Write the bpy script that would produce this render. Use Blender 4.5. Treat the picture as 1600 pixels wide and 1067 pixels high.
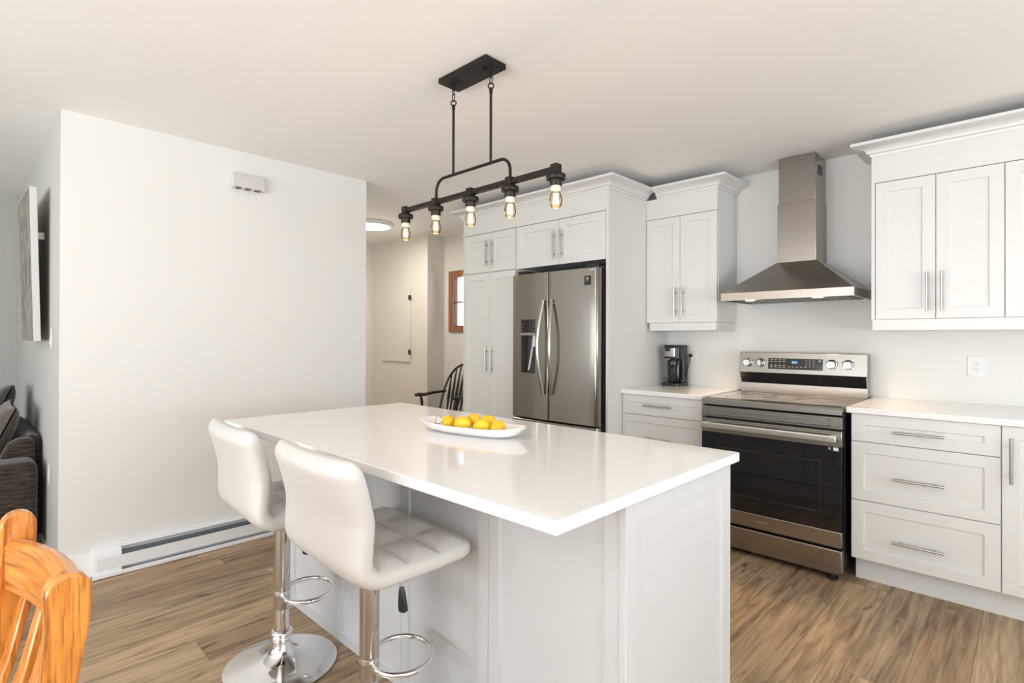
import bpy, bmesh, math, random
from mathutils import Vector, Matrix
random.seed(7)
PI = math.pi
R = math.radians
scene = bpy.context.scene
COL = scene.collection
for o in list(bpy.data.objects):
    bpy.data.objects.remove(o)

# ------------------------------------------------------------------ camera
CAM_H = 1.28
F_PX, YAW, PITCH, ROLL, CY = 848.46, R(44.035), R(0.2241), R(0.1839), 524.57
cd = bpy.data.cameras.new('camera')
cam = bpy.data.objects.new('camera', cd)
COL.objects.link(cam)
fh = Vector((-math.sin(YAW), math.cos(YAW), 0)); rh = Vector((math.cos(YAW), math.sin(YAW), 0)); up = Vector((0, 0, 1))
fw = fh * math.cos(PITCH) + up * math.sin(PITCH)
u2 = up * math.cos(PITCH) - fh * math.sin(PITCH)
rr = rh * math.cos(ROLL) + u2 * math.sin(ROLL)
uu = u2 * math.cos(ROLL) - rh * math.sin(ROLL)
M3 = Matrix((rr, uu, -fw)).transposed()
cam.matrix_world = Matrix.Translation((0, 0, CAM_H)) @ M3.to_4x4()
cd.sensor_width = 36.0
cd.lens = F_PX / 1600 * 36.0
cd.shift_y = -(533.5 - CY) / 1600
cd.clip_start = 0.05
scene.camera = cam

# ------------------------------------------------------------------ view, world
vs = scene.view_settings
scene.display_settings.display_device = 'sRGB'
vs.view_transform = 'Standard'
vs.look = 'None'
vs.gamma = 1.0
vs.use_curve_mapping = False
vs.exposure = 0.41
scene.cycles.max_bounces = 10
scene.cycles.diffuse_bounces = 6
scene.cycles.glossy_bounces = 5
scene.cycles.transparent_max_bounces = 12
scene.cycles.sample_clamp_indirect = 8
scene.cycles.caustics_reflective = False
scene.cycles.caustics_refractive = False
w = bpy.data.worlds.new('sky')
scene.world = w
w.use_nodes = True
bg = w.node_tree.nodes['Background']
bg.inputs[0].default_value = (0.86, 0.93, 1.0, 1)
bg.inputs[1].default_value = 2.0


def area(name, loc, target, sx, sy, power, color):
    l = bpy.data.lights.new(name, 'AREA')
    l.shape = 'RECTANGLE'; l.size = sx; l.size_y = sy
    l.energy = power; l.color = color
    o = bpy.data.objects.new(name, l); COL.objects.link(o)
    o.location = loc
    d = Vector(target) - Vector(loc)
    o.rotation_euler = d.to_track_quat('-Z', 'Y').to_euler()
    return o


# daylight at the unseen windows; right and front lamps tilted up to brighten ceiling
area('daylight_right', (3.16, 0.8, 1.25), (0, 0.8, 7.2), 2.6, 1.8, 114, (0.955, 0.975, 1.0))
area('daylight_front', (-0.9, -3.14, 1.2), (-0.9, 0, 7.0), 4.0, 1.9, 175, (0.975, 0.975, 0.98))
area('daylight_living', (-4.9, -3.14, 1.3), (-4.9, 0, 1.2), 1.6, 1.2, 8, (0.95, 0.97, 1.0))

# ------------------------------------------------------------------ materials
MATS = {}


def principled(name, color, rough=0.5, metal=0.0, spec=0.5, coat=0.0, emis=None, estr=0.0, trans=0.0, bump=None, sheen=0.0, aniso=0.0):
    m = bpy.data.materials.new(name); m.use_nodes = True
    nt = m.node_tree; b = nt.nodes['Principled BSDF']
    b.inputs['Base Color'].default_value = (*color, 1)
    b.inputs['Roughness'].default_value = rough
    b.inputs['Metallic'].default_value = metal
    b.inputs['Specular IOR Level'].default_value = spec
    b.inputs['Coat Weight'].default_value = coat
    b.inputs['Transmission Weight'].default_value = trans
    b.inputs['Sheen Weight'].default_value = sheen
    b.inputs['Anisotropic'].default_value = aniso
    if emis:
        b.inputs['Emission Color'].default_value = (*emis, 1)
        b.inputs['Emission Strength'].default_value = estr
    if bump:
        scale, strength, dist = bump
        tc = nt.nodes.new('ShaderNodeTexCoord')
        mp = nt.nodes.new('ShaderNodeMapping')
        nz = nt.nodes.new('ShaderNodeTexNoise')
        bp = nt.nodes.new('ShaderNodeBump')
        if isinstance(scale, tuple):
            mp.inputs['Scale'].default_value = scale
            nz.inputs['Scale'].default_value = 1.0
        else:
            nz.inputs['Scale'].default_value = scale
        nz.inputs['Detail'].default_value = 4
        bp.inputs['Strength'].default_value = strength
        bp.inputs['Distance'].default_value = dist
        nt.links.new(tc.outputs['Object'], mp.inputs['Vector'])
        nt.links.new(mp.outputs['Vector'], nz.inputs['Vector'])
        nt.links.new(nz.outputs['Fac'], bp.inputs['Height'])
        nt.links.new(bp.outputs['Normal'], b.inputs['Normal'])
    MATS[name] = m
    return m


def N(nt, kind, **kw):
    n = nt.nodes.new(kind)
    for k, v in kw.items():
        setattr(n, k, v)
    return n


def math_node(nt, op, a, b=None):
    n = nt.nodes.new('ShaderNodeMath'); n.operation = op
    for i, v in enumerate((a, b)):
        if v is None:
            continue
        if isinstance(v, (int, float)):
            n.inputs[i].default_value = v
        else:
            nt.links.new(v, n.inputs[i])
    return n.outputs[0]


def ramp(nt, fac, stops):
    r = nt.nodes.new('ShaderNodeValToRGB')
    els = r.color_ramp.elements
    while len(els) < len(stops):
        els.new(0.5)
    for e, (p, c) in zip(els, stops):
        e.position = p; e.color = (*c, 1)
    nt.links.new(fac, r.inputs['Fac'])
    return r.outputs['Color']


def mixc(nt, fac, a, b, mode='MIX'):
    n = nt.nodes.new('ShaderNodeMix'); n.data_type = 'RGBA'; n.blend_type = mode
    if isinstance(fac, (int, float)):
        n.inputs[0].default_value = fac
    else:
        nt.links.new(fac, n.inputs[0])
    for i, v in ((6, a), (7, b)):
        if isinstance(v, tuple):
            n.inputs[i].default_value = (*v, 1)
        else:
            nt.links.new(v, n.inputs[i])
    return n.outputs[2]


WALL = principled('wall_paint', (0.74, 0.735, 0.715), 0.75, bump=(220, 0.05, 0.002))
WALL_GREY = principled('living_wall_paint', (0.50, 0.50, 0.475), 0.75, bump=(220, 0.05, 0.002))
WALL_CREAM = principled('hall_wall_paint', (0.80, 0.785, 0.745), 0.75, bump=(220, 0.05, 0.002))
CEIL = principled('ceiling_paint', (0.88, 0.875, 0.865), 0.85, bump=(160, 0.06, 0.002))
TRIM = principled('white_trim', (0.82, 0.82, 0.81), 0.4)
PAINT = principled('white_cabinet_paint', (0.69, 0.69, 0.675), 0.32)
PAINT_ISL = principled('white_island_paint', (0.603, 0.613, 0.625), 0.32)  # faint blue of the right-hand daylight is put into this colour
SHADOWGAP = principled('gap_black', (0.02, 0.02, 0.02), 0.8)
BLACKPL = principled('black_plastic', (0.012, 0.012, 0.013), 0.28)
BLACKMAT = principled('black_matte', (0.015, 0.015, 0.016), 0.55)
IRON = principled('dark_bronze_metal', (0.022, 0.018, 0.015), 0.42, 0.6)
CHROME = principled('chrome', (0.82, 0.82, 0.82), 0.06, 1.0)
NICKEL = principled('brushed_nickel', (0.46, 0.45, 0.43), 0.3, 1.0)
STEEL = principled('brushed_steel', (0.40, 0.38, 0.35), 0.27, 1.0, aniso=0.5, bump=((3, 3, 900), 0.06, 0.001))
STEEL_H = principled('brushed_steel_hood', (0.36, 0.335, 0.305), 0.25, 1.0, aniso=0.5, bump=((700, 700, 3), 0.05, 0.001))
STEEL_DK = principled('dimmed_panel_and_fridge_steel', (0.34, 0.32, 0.29), 0.2, 1.0, aniso=0.4, bump=((900, 900, 3), 0.04, 0.001))
SLEEVE = principled('polished_steel_tube', (0.60, 0.59, 0.575), 0.18, 1.0)
STEEL_LT = principled('bright_steel', (0.85, 0.83, 0.79), 0.28, 1.0)
STEEL_GREY = principled('grey_fridge_side', (0.10, 0.10, 0.10), 0.4, 0.3)
BGLASS = principled('black_glass', (0.008, 0.008, 0.009), 0.03, 0.0, 0.6, coat=0.3)
COOKGLASS = principled('cooktop_glass', (0.03, 0.028, 0.026), 0.06, 0.0, 0.9, coat=1.0)
LEATHER = principled('white_leather', (0.625, 0.61, 0.585), 0.38, bump=(240, 0.10, 0.0012))
WHITEPL = principled('white_plastic', (0.72, 0.72, 0.71), 0.35)
GREYPL = principled('light_grey_plastic', (0.62, 0.61, 0.60), 0.45)
HEATW = principled('heater_white', (0.80, 0.81, 0.83), 0.4, 0.0)
HEATD = principled('heater_fins', (0.20, 0.22, 0.25), 0.4, 0.6)
CERAMIC = principled('white_ceramic', (0.84, 0.84, 0.84), 0.08, coat=0.5)
SOCKETW = principled('bulb_collar', (0.72, 0.62, 0.52), 0.4)
DARKWOOD = principled('black_painted_wood', (0.018, 0.013, 0.010), 0.22, coat=0.3)
GREYTXT = principled('grey_print', (0.30, 0.30, 0.31), 0.5)
WHITETXT = principled('white_print', (0.75, 0.75, 0.75), 0.5)
BLUELED = principled('blue_display_digits', (0.02, 0.05, 0.2), 0.4, emis=(0.12, 0.42, 1.0), estr=2.2)
BLUEICON = principled('dim_blue_icons', (0.16, 0.18, 0.26), 0.4)
FILAMENT = principled('glowing_filament', (1, 0.7, 0.3), 0.4, emis=(1.0, 0.70, 0.34), estr=26)
LEDW = principled('warm_led_diffuser', (1, 1, 1), 0.4, emis=(1.0, 0.93, 0.80), estr=2.6)
HOODLED = principled('hood_lamp_lens', (1, 1, 1), 0.4, emis=(1.0, 0.72, 0.40), estr=16)
INK = principled('black_ink', (0.02, 0.02, 0.02), 0.6)


def glass_mat(name, tint, amount=0.12, gloss=(1, 1, 1)):
    m = bpy.data.materials.new(name); m.use_nodes = True
    nt = m.node_tree; nt.nodes.clear()
    out = N(nt, 'ShaderNodeOutputMaterial'); mx = N(nt, 'ShaderNodeMixShader')
    tr = N(nt, 'ShaderNodeBsdfTransparent'); gl = N(nt, 'ShaderNodeBsdfGlossy')
    lw = N(nt, 'ShaderNodeLayerWeight'); lw.inputs['Blend'].default_value = amount
    tr.inputs['Color'].default_value = (*tint, 1)
    gl.inputs['Roughness'].default_value = 0.03
    gl.inputs['Color'].default_value = (*gloss, 1)
    nt.links.new(lw.outputs['Fresnel'], mx.inputs[0])
    nt.links.new(tr.outputs[0], mx.inputs[1]); nt.links.new(gl.outputs[0], mx.inputs[2])
    nt.links.new(mx.outputs[0], out.inputs[0])
    return m


BULBGLASS = glass_mat('amber_bulb_glass', (1.0, 0.84, 0.68), 0.16)
PANE = glass_mat('window_glass', (0.96, 0.98, 0.98), 0.1)


def make_quartz():
    m = principled('white_quartz', (0.80, 0.78, 0.755), 0.075, spec=0.6)
    nt = m.node_tree; b = nt.nodes['Principled BSDF']
    tc = N(nt, 'ShaderNodeTexCoord'); nz = N(nt, 'ShaderNodeTexNoise')
    nz.inputs['Scale'].default_value = 260; nz.inputs['Detail'].default_value = 3
    nt.links.new(tc.outputs['Object'], nz.inputs['Vector'])
    c = ramp(nt, nz.outputs['Fac'], [(0.30, (0.78, 0.775, 0.76)), (0.45, (0.85, 0.845, 0.835)), (0.7, (0.86, 0.855, 0.845))])
    nt.links.new(c, b.inputs['Base Color'])
    return m


QUARTZ = make_quartz()


def make_floor():
    m = principled('vinyl_plank_floor', (0.4, 0.3, 0.2), 0.42, spec=0.35)
    nt = m.node_tree; b = nt.nodes['Principled BSDF']
    tc = N(nt, 'ShaderNodeTexCoord'); sp = N(nt, 'ShaderNodeSeparateXYZ')
    nt.links.new(tc.outputs['Object'], sp.inputs[0])
    x, y = sp.outputs[0], sp.outputs[1]
    PW, PL = 0.181, 1.22
    xs = math_node(nt, 'DIVIDE', x, PW)
    row = math_node(nt, 'FLOOR', xs)
    fx = math_node(nt, 'SUBTRACT', xs, row)
    wr = N(nt, 'ShaderNodeTexWhiteNoise', noise_dimensions='1D')
    nt.links.new(row, wr.inputs['W'])
    ys = math_node(nt, 'ADD', math_node(nt, 'DIVIDE', y, PL), wr.outputs['Value'])
    col = math_node(nt, 'FLOOR', ys)
    fy = math_node(nt, 'SUBTRACT', ys, col)
    cb = N(nt, 'ShaderNodeCombineXYZ')
    nt.links.new(row, cb.inputs[0]); nt.links.new(col, cb.inputs[1])
    wn = N(nt, 'ShaderNodeTexWhiteNoise', noise_dimensions='2D')
    nt.links.new(cb.outputs[0], wn.inputs['Vector'])
    # grain, stretched along the plank, different for every plank
    cg = N(nt, 'ShaderNodeCombineXYZ')
    nt.links.new(math_node(nt, 'MULTIPLY', x, 13.0), cg.inputs[0])
    nt.links.new(math_node(nt, 'MULTIPLY', y, 1.1), cg.inputs[1])
    nt.links.new(math_node(nt, 'MULTIPLY', wn.outputs['Value'], 37.0), cg.inputs[2])
    g1 = N(nt, 'ShaderNodeTexNoise'); g1.inputs['Scale'].default_value = 2.2; g1.inputs['Detail'].default_value = 7
    g1.inputs['Roughness'].default_value = 0.62; g1.inputs['Distortion'].default_value = 0.55
    nt.links.new(cg.outputs[0], g1.inputs['Vector'])
    cf = N(nt, 'ShaderNodeCombineXYZ')
    nt.links.new(math_node(nt, 'MULTIPLY', x, 130.0), cf.inputs[0])
    nt.links.new(math_node(nt, 'MULTIPLY', y, 5.0), cf.inputs[1])
    nt.links.new(math_node(nt, 'MULTIPLY', wn.outputs['Value'], 11.0), cf.inputs[2])
    g2 = N(nt, 'ShaderNodeTexNoise'); g2.inputs['Scale'].default_value = 1.0; g2.inputs['Detail'].default_value = 5
    nt.links.new(cf.outputs[0], g2.inputs['Vector'])
    base = ramp(nt, wn.outputs['Value'], [(0.0, (0.322, 0.212, 0.121)), (0.3, (0.427, 0.297, 0.176)), (0.6, (0.502, 0.353, 0.211)), (0.85, (0.362, 0.256, 0.162)), (1.0, (0.548, 0.394, 0.245))])
    gr = ramp(nt, g1.outputs['Fac'], [(0.27, (0.30, 0.27, 0.25)), (0.41, (0.66, 0.64, 0.62)), (0.54, (0.98, 0.98, 0.98)), (0.72, (1.14, 1.14, 1.14))])
    fi = ramp(nt, g2.outputs['Fac'], [(0.3, (0.76, 0.75, 0.74)), (0.7, (1.14, 1.14, 1.14))])
    c = mixc(nt, 1.0, base, gr, 'MULTIPLY')
    c = mixc(nt, 1.0, c, fi, 'MULTIPLY')
    # dark knots and short cracks
    ck = N(nt, 'ShaderNodeCombineXYZ')
    nt.links.new(math_node(nt, 'MULTIPLY', x, 6.5), ck.inputs[0])
    nt.links.new(math_node(nt, 'MULTIPLY', y, 2.0), ck.inputs[1])
    nt.links.new(math_node(nt, 'MULTIPLY', wn.outputs['Value'], 23.0), ck.inputs[2])
    g3 = N(nt, 'ShaderNodeTexNoise'); g3.inputs['Scale'].default_value = 1.5; g3.inputs['Detail'].default_value = 2
    g3.inputs['Distortion'].default_value = 1.6
    nt.links.new(ck.outputs[0], g3.inputs['Vector'])
    kn = ramp(nt, g3.outputs['Fac'], [(0.22, (0.26, 0.20, 0.16)), (0.30, (0.80, 0.78, 0.76)), (0.36, (1, 1, 1))])
    c = mixc(nt, 1.0, c, kn, 'MULTIPLY')
    # seams
    ex = math_node(nt, 'MULTIPLY', math_node(nt, 'MINIMUM', fx, math_node(nt, 'SUBTRACT', 1.0, fx)), PW)
    ey = math_node(nt, 'MULTIPLY', math_node(nt, 'MINIMUM', fy, math_node(nt, 'SUBTRACT', 1.0, fy)), PL)
    seam = math_node(nt, 'LESS_THAN', math_node(nt, 'MINIMUM', ex, ey), 0.0011)
    c = mixc(nt, seam, c, (0.12, 0.085, 0.06))
    nt.links.new(c, b.inputs['Base Color'])
    bp = N(nt, 'ShaderNodeBump'); bp.inputs['Strength'].default_value = 0.18; bp.inputs['Distance'].default_value = 0.002
    nt.links.new(g2.outputs['Fac'], bp.inputs['Height'])
    nt.links.new(bp.outputs[0], b.inputs['Normal'])
    return m


FLOOR = make_floor()


def make_oak():
    m = principled('honey_oak', (0.7, 0.33, 0.09), 0.22, coat=0.35)
    nt = m.node_tree; b = nt.nodes['Principled BSDF']
    tc = N(nt, 'ShaderNodeTexCoord'); mp = N(nt, 'ShaderNodeMapping')
    mp.inputs['Scale'].default_value = (34, 34, 3.5)
    nz = N(nt, 'ShaderNodeTexNoise'); nz.inputs['Scale'].default_value = 1.0; nz.inputs['Detail'].default_value = 5; nz.inputs['Distortion'].default_value = 1.4
    nt.links.new(tc.outputs['Object'], mp.inputs[0]); nt.links.new(mp.outputs[0], nz.inputs['Vector'])
    mp2 = N(nt, 'ShaderNodeMapping'); mp2.inputs['Scale'].default_value = (240, 240, 14)
    n2 = N(nt, 'ShaderNodeTexNoise'); n2.inputs['Scale'].default_value = 1.0; n2.inputs['Detail'].default_value = 3
    nt.links.new(tc.outputs['Object'], mp2.inputs[0]); nt.links.new(mp2.outputs[0], n2.inputs['Vector'])
    c = ramp(nt, nz.outputs['Fac'], [(0.28, (0.26, 0.072, 0.010)), (0.42, (0.55, 0.185, 0.028)), (0.60, (0.72, 0.285, 0.052)), (0.8, (0.80, 0.36, 0.085))])
    f = ramp(nt, n2.outputs['Fac'], [(0.36, (0.55, 0.45, 0.38)), (0.46, (1, 1, 1))])
    nt.links.new(mixc(nt, 0.8, c, f, 'MULTIPLY'), b.inputs['Base Color'])
    return m


OAK = make_oak()


def make_oak_rail():
    m = OAK.copy(); m.name = 'honey_oak_cross_grain'
    for n in m.node_tree.nodes:
        if n.type == 'MAPPING':
            s = n.inputs['Scale'].default_value
            n.inputs['Scale'].default_value = (s[2], s[2] * 2, s[0] * 1.5)
    return m


OAK_RAIL = make_oak_rail()


def make_brownwood():
    m = principled('brown_window_wood', (0.35, 0.15, 0.06), 0.4)
    nt = m.node_tree; b = nt.nodes['Principled BSDF']
    tc = N(nt, 'ShaderNodeTexCoord'); mp = N(nt, 'ShaderNodeMapping'); mp.inputs['Scale'].default_value = (60, 60, 5)
    nz = N(nt, 'ShaderNodeTexNoise'); nz.inputs['Scale'].default_value = 1.0
    nt.links.new(tc.outputs['Object'], mp.inputs[0]); nt.links.new(mp.outputs[0], nz.inputs['Vector'])
    nt.links.new(ramp(nt, nz.outputs['Fac'], [(0.3, (0.20, 0.075, 0.028)), (0.7, (0.42, 0.19, 0.085))]), b.inputs['Base Color'])
    return m


BROWNWOOD = make_brownwood()


def make_fabric():
    m = principled('dark_brown_chenille', (0.06, 0.045, 0.035), 0.95, sheen=0.25, spec=0.2)
    nt = m.node_tree; b = nt.nodes['Principled BSDF']
    tc = N(nt, 'ShaderNodeTexCoord'); mp = N(nt, 'ShaderNodeMapping'); mp.inputs['Scale'].default_value = (40, 12, 160)
    nz = N(nt, 'ShaderNodeTexNoise'); nz.inputs['Scale'].default_value = 1.0; nz.inputs['Detail'].default_value = 3
    nt.links.new(tc.outputs['Object'], mp.inputs[0]); nt.links.new(mp.outputs[0], nz.inputs['Vector'])
    nt.links.new(ramp(nt, nz.outputs['Fac'], [(0.35, (0.018, 0.013, 0.010)), (0.65, (0.075, 0.057, 0.044))]), b.inputs['Base Color'])
    bp = N(nt, 'ShaderNodeBump'); bp.inputs['Strength'].default_value = 0.5; bp.inputs['Distance'].default_value = 0.004
    nt.links.new(nz.outputs['Fac'], bp.inputs['Height']); nt.links.new(bp.outputs[0], b.inputs['Normal'])
    return m


FABRIC = make_fabric()
PILLOW = principled('taupe_pillow_cloth', (0.085, 0.066, 0.052), 0.8, sheen=0.3, bump=(90, 0.25, 0.002))
PILLOWDK = principled('dark_pillow_cloth', (0.020, 0.016, 0.013), 0.8, sheen=0.3, bump=(90, 0.25, 0.002))


def make_lemon():
    m = principled('lemon_peel', (0.85, 0.52, 0.02), 0.38)
    nt = m.node_tree; b = nt.nodes['Principled BSDF']
    tc = N(nt, 'ShaderNodeTexCoord')
    nz = N(nt, 'ShaderNodeTexNoise'); nz.inputs['Scale'].default_value = 35
    nt.links.new(tc.outputs['Object'], nz.inputs['Vector'])
    nt.links.new(ramp(nt, nz.outputs['Fac'], [(0.3, (0.74, 0.42, 0.006)), (0.7, (0.90, 0.60, 0.03))]), b.inputs['Base Color'])
    vz = N(nt, 'ShaderNodeTexVoronoi'); vz.inputs['Scale'].default_value = 420
    nt.links.new(tc.outputs['Object'], vz.inputs['Vector'])
    bp = N(nt, 'ShaderNodeBump'); bp.inputs['Strength'].default_value = 0.25; bp.inputs['Distance'].default_value = 0.001
    nt.links.new(vz.outputs['Distance'], bp.inputs['Height']); nt.links.new(bp.outputs[0], b.inputs['Normal'])
    return m


LEMON = make_lemon()


def make_canvas():
    m = principled('birch_bark_print', (0.4, 0.4, 0.36), 0.7)
    nt = m.node_tree; b = nt.nodes['Principled BSDF']
    tc = N(nt, 'ShaderNodeTexCoord'); mp = N(nt, 'ShaderNodeMapping'); mp.inputs['Scale'].default_value = (16, 16, 5)
    nz = N(nt, 'ShaderNodeTexNoise'); nz.inputs['Scale'].default_value = 1.4; nz.inputs['Detail'].default_value = 8; nz.inputs['Roughness'].default_value = 0.7; nz.inputs['Distortion'].default_value = 1.5
    nt.links.new(tc.outputs['Object'], mp.inputs[0]); nt.links.new(mp.outputs[0], nz.inputs['Vector'])
    nt.links.new(ramp(nt, nz.outputs['Fac'], [(0.36, (0.05, 0.045, 0.036)), (0.47, (0.20, 0.185, 0.155)), (0.60, (0.36, 0.345, 0.30)), (0.75, (0.52, 0.51, 0.47))]), b.inputs['Base Color'])
    return m


CANVAS = make_canvas()
CANVAS_EDGE = principled('canvas_edge', (0.62, 0.61, 0.58), 0.7)


def make_vent():
    m = principled('vent_grille', (0.1, 0.09, 0.085), 0.5, 0.5)
    return m


VENT = make_vent()

# ------------------------------------------------------------------ mesh helpers
ROOTM = {}


class MB:
    def __init__(s):
        s.v = []; s.f = []

    def add(s, verts, faces):
        k = len(s.v)
        s.v += [Vector(p) for p in verts]
        s.f += [[k + i for i in f] for f in faces]
        return s

    def box(s, x0, x1, y0, y1, z0, z1):
        if x0 > x1: x0, x1 = x1, x0
        if y0 > y1: y0, y1 = y1, y0
        if z0 > z1: z0, z1 = z1, z0
        return s.add([(x0, y0, z0), (x1, y0, z0), (x1, y1, z0), (x0, y1, z0), (x0, y0, z1), (x1, y0, z1), (x1, y1, z1), (x0, y1, z1)],
                     [(0, 3, 2, 1), (4, 5, 6, 7), (0, 1, 5, 4), (1, 2, 6, 5), (2, 3, 7, 6), (3, 0, 4, 7)])

    def tube(s, pts, r, n=12, closed=False, caps=True, flat=None):
        pts = [Vector(p) for p in pts]
        m = len(pts)
        rs = r if isinstance(r, (list, tuple)) else [r] * m
        rings = []
        prev = None
        for i in range(m):
            a = pts[(i - 1) % m] if (closed or i > 0) else pts[i]
            c = pts[(i + 1) % m] if (closed or i < m - 1) else pts[i]
            t = (c - a).normalized()
            if prev is None:
                ref = Vector((0, 0, 1)) if abs(t.z) < 0.9 else Vector((1, 0, 0))
                nrm = (ref - t * ref.dot(t)).normalized()
            else:
                nrm = (prev - t * prev.dot(t)).normalized()
            prev = nrm
            b = t.cross(nrm)
            ring = []
            for k in range(n):
                a_ = 2 * PI * k / n
                fx = 1.0 if flat is None else flat
                ring.append(pts[i] + (nrm * math.cos(a_) + b * math.sin(a_) * fx) * rs[i])
            rings.append(ring)
        vs_ = [p for ring in rings for p in ring]
        fs = []
        for i in range(m if closed else m - 1):
            j = (i + 1) % m
            for k in range(n):
                k2 = (k + 1) % n
                fs.append((i * n + k, i * n + k2, j * n + k2, j * n + k))
        if not closed and caps:
            fs.append(tuple(range(n))[::-1])
            fs.append(tuple((m - 1) * n + k for k in range(n)))
        return s.add(vs_, fs)

    def lathe(s, prof, c=(0, 0, 0), axis='z', n=32):
        vs_ = []; fs = []
        idx = []
        for (r, h) in prof:
            if r < 1e-6:
                idx.append([len(vs_)]); vs_.append((0, 0, h))
            else:
                idx.append(list(range(len(vs_), len(vs_) + n)))
                vs_ += [(r * math.cos(2 * PI * k / n), r * math.sin(2 * PI * k / n), h) for k in range(n)]
        for a, b in zip(idx, idx[1:]):
            if len(a) == 1 and len(b) == 1: continue
            for k in range(n):
                k2 = (k + 1) % n
                if len(a) == 1: fs.append((a[0], b[k2], b[k]))
                elif len(b) == 1: fs.append((a[k], a[k2], b[0]))
                else: fs.append((a[k], a[k2], b[k2], b[k]))
        out = []
        for (x, y, z) in vs_:
            if axis == 'z': p = (x, y, z)
            elif axis == 'y': p = (x, z, y)
            else: p = (z, x, y)
            out.append((p[0] + c[0], p[1] + c[1], p[2] + c[2]))
        return s.add(out, fs)

    def prism(s, poly, a, b, axis='x'):
        """poly in the plane across `axis`; extruded from a to b along it"""
        n = len(poly)
        def P(u, v, w_):
            return (w_, u, v) if axis == 'x' else ((u, w_, v) if axis == 'y' else (u, v, w_))
        vs_ = [P(u, v, a) for u, v in poly] + [P(u, v, b) for u, v in poly]
        fs = [tuple(range(n))[::-1], tuple(range(n, 2 * n))]
        for i in range(n):
            j = (i + 1) % n
            fs.append((i, j, n + j, n + i))
        return s.add(vs_, fs)

    def grid(s, fn, nu, nv, closed_u=False):
        vs_ = [fn(i / (nu if closed_u else nu - 1), j / (nv - 1)) for i in range(nu) for j in range(nv)]
        fs = []
        for i in range(nu if closed_u else nu - 1):
            i2 = (i + 1) % nu
            for j in range(nv - 1):
                fs.append((i * nv + j, i2 * nv + j, i2 * nv + j + 1, i * nv + j + 1))
        return s.add(vs_, fs)

    def shaker(s, x0, x1, z0, z1, y, t=0.019, fr=0.057, dep=0.007, sl=0.006, face='-y', back=None):
        """framed door with a recessed centre; face on plane y, looking to -y (or '+x': x0,x1 are y, plane is x; '+y')"""
        def ring(i, d):
            return [(x0 + i, d, z0 + i), (x1 - i, d, z0 + i), (x1 - i, d, z1 - i), (x0 + i, d, z1 - i)]
        b = 0.0015
        rings = [ring(0, t), ring(0, b), ring(b, 0), ring(fr, 0), ring(fr + sl * 0.5, dep), ]
        vs_ = [p for r_ in rings for p in r_]
        fs = []
        for k in range(len(rings) - 1):
            for i in range(4):
                j = (i + 1) % 4
                fs.append((k * 4 + i, k * 4 + j, k * 4 + 4 + j, k * 4 + 4 + i))
        fs.append(tuple(range((len(rings) - 1) * 4, len(rings) * 4)))
        fs.append((3, 2, 1, 0))
        out = []
        for (u, d, z) in vs_:
            if face == '-y': out.append((u, y + d, z))
            elif face == '+y': out.append((u, y - d, z))
            elif face == '+x': out.append((y - d, u, z))
        return s.add(out, fs)

    def build(s, name, mat, parent=None, smooth=35, bevel=0.0, local=False, seg=2, subsurf=0, mats=None, face_mats=None):
        me = bpy.data.meshes.new(name)
        vs_ = s.v
        if parent is not None and not local:
            im = ROOTM[parent.name].inverted()
            vs_ = [im @ p for p in s.v]
        me.from_pydata([tuple(p) for p in vs_], [], s.f)
        bm = bmesh.new(); bm.from_mesh(me)
        bmesh.ops.recalc_face_normals(bm, faces=bm.faces)
        bm.to_mesh(me); bm.free()
        me.materials.append(mat)
        for m in (mats or []): me.materials.append(m)
        if face_mats:
            for p in me.polygons: p.material_index = face_mats(p)
        me.shade_smooth()
        if smooth is not None and smooth < 180 and not subsurf:
            me.set_sharp_from_angle(angle=R(smooth))
        o = bpy.data.objects.new(name, me)
        COL.objects.link(o)
        if parent is not None:
            o.parent = parent
            ROOTM[o.name] = ROOTM[parent.name]
        else:
            ROOTM[o.name] = Matrix.Identity(4)
        if bevel:
            md = o.modifiers.new('soft_edges', 'BEVEL'); md.width = bevel; md.segments = seg
            md.limit_method = 'ANGLE'; md.angle_limit = R(40); md.harden_normals = False
        if subsurf:
            md = o.modifiers.new('smooth', 'SUBSURF'); md.levels = subsurf; md.render_levels = subsurf
        return o


def thing(name, label, cat, loc=(0, 0, 0), rot=0.0, group=None):
    o = bpy.data.objects.new(name, None); COL.objects.link(o)
    o.empty_display_size = 0.1
    o.location = loc; o.rotation_euler = (0, 0, rot)
    o['label'] = label; o['category'] = cat
    if group: o['group'] = group
    ROOTM[o.name] = Matrix.Translation(loc) @ Matrix.Rotation(rot, 4, 'Z')
    return o


def tag(o, label, cat, group=None):
    o['label'] = label; o['category'] = cat
    if group: o['group'] = group
    return o


def struct(o):
    o['kind'] = 'structure'
    return o


def recenter(o):
    """move a single-mesh thing's origin to the middle of its underside"""
    me = o.data
    xs = [v.co for v in me.vertices]
    c = Vector(((min(p.x for p in xs) + max(p.x for p in xs)) / 2, (min(p.y for p in xs) + max(p.y for p in xs)) / 2, min(p.z for p in xs)))
    for v in me.vertices: v.co -= c
    o.location = c
    return o


def dup(src, loc, rot, label=None, parent=None):
    c = src.copy(); COL.objects.link(c)
    if parent is not None: c.parent = parent
    if label: c['label'] = label
    if loc is not None:
        c.location = loc; c.rotation_euler = (0, 0, rot)
    for ch in [x for x in bpy.data.objects if x.parent == src]:
        dup(ch, None, 0, None, c)
    return c


def arc(cx, cz, r, a0, a1, n):
    return [(cx + r * math.cos(a0 + (a1 - a0) * i / n), cz + r * math.sin(a0 + (a1 - a0) * i / n)) for i in range(n + 1)]


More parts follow.
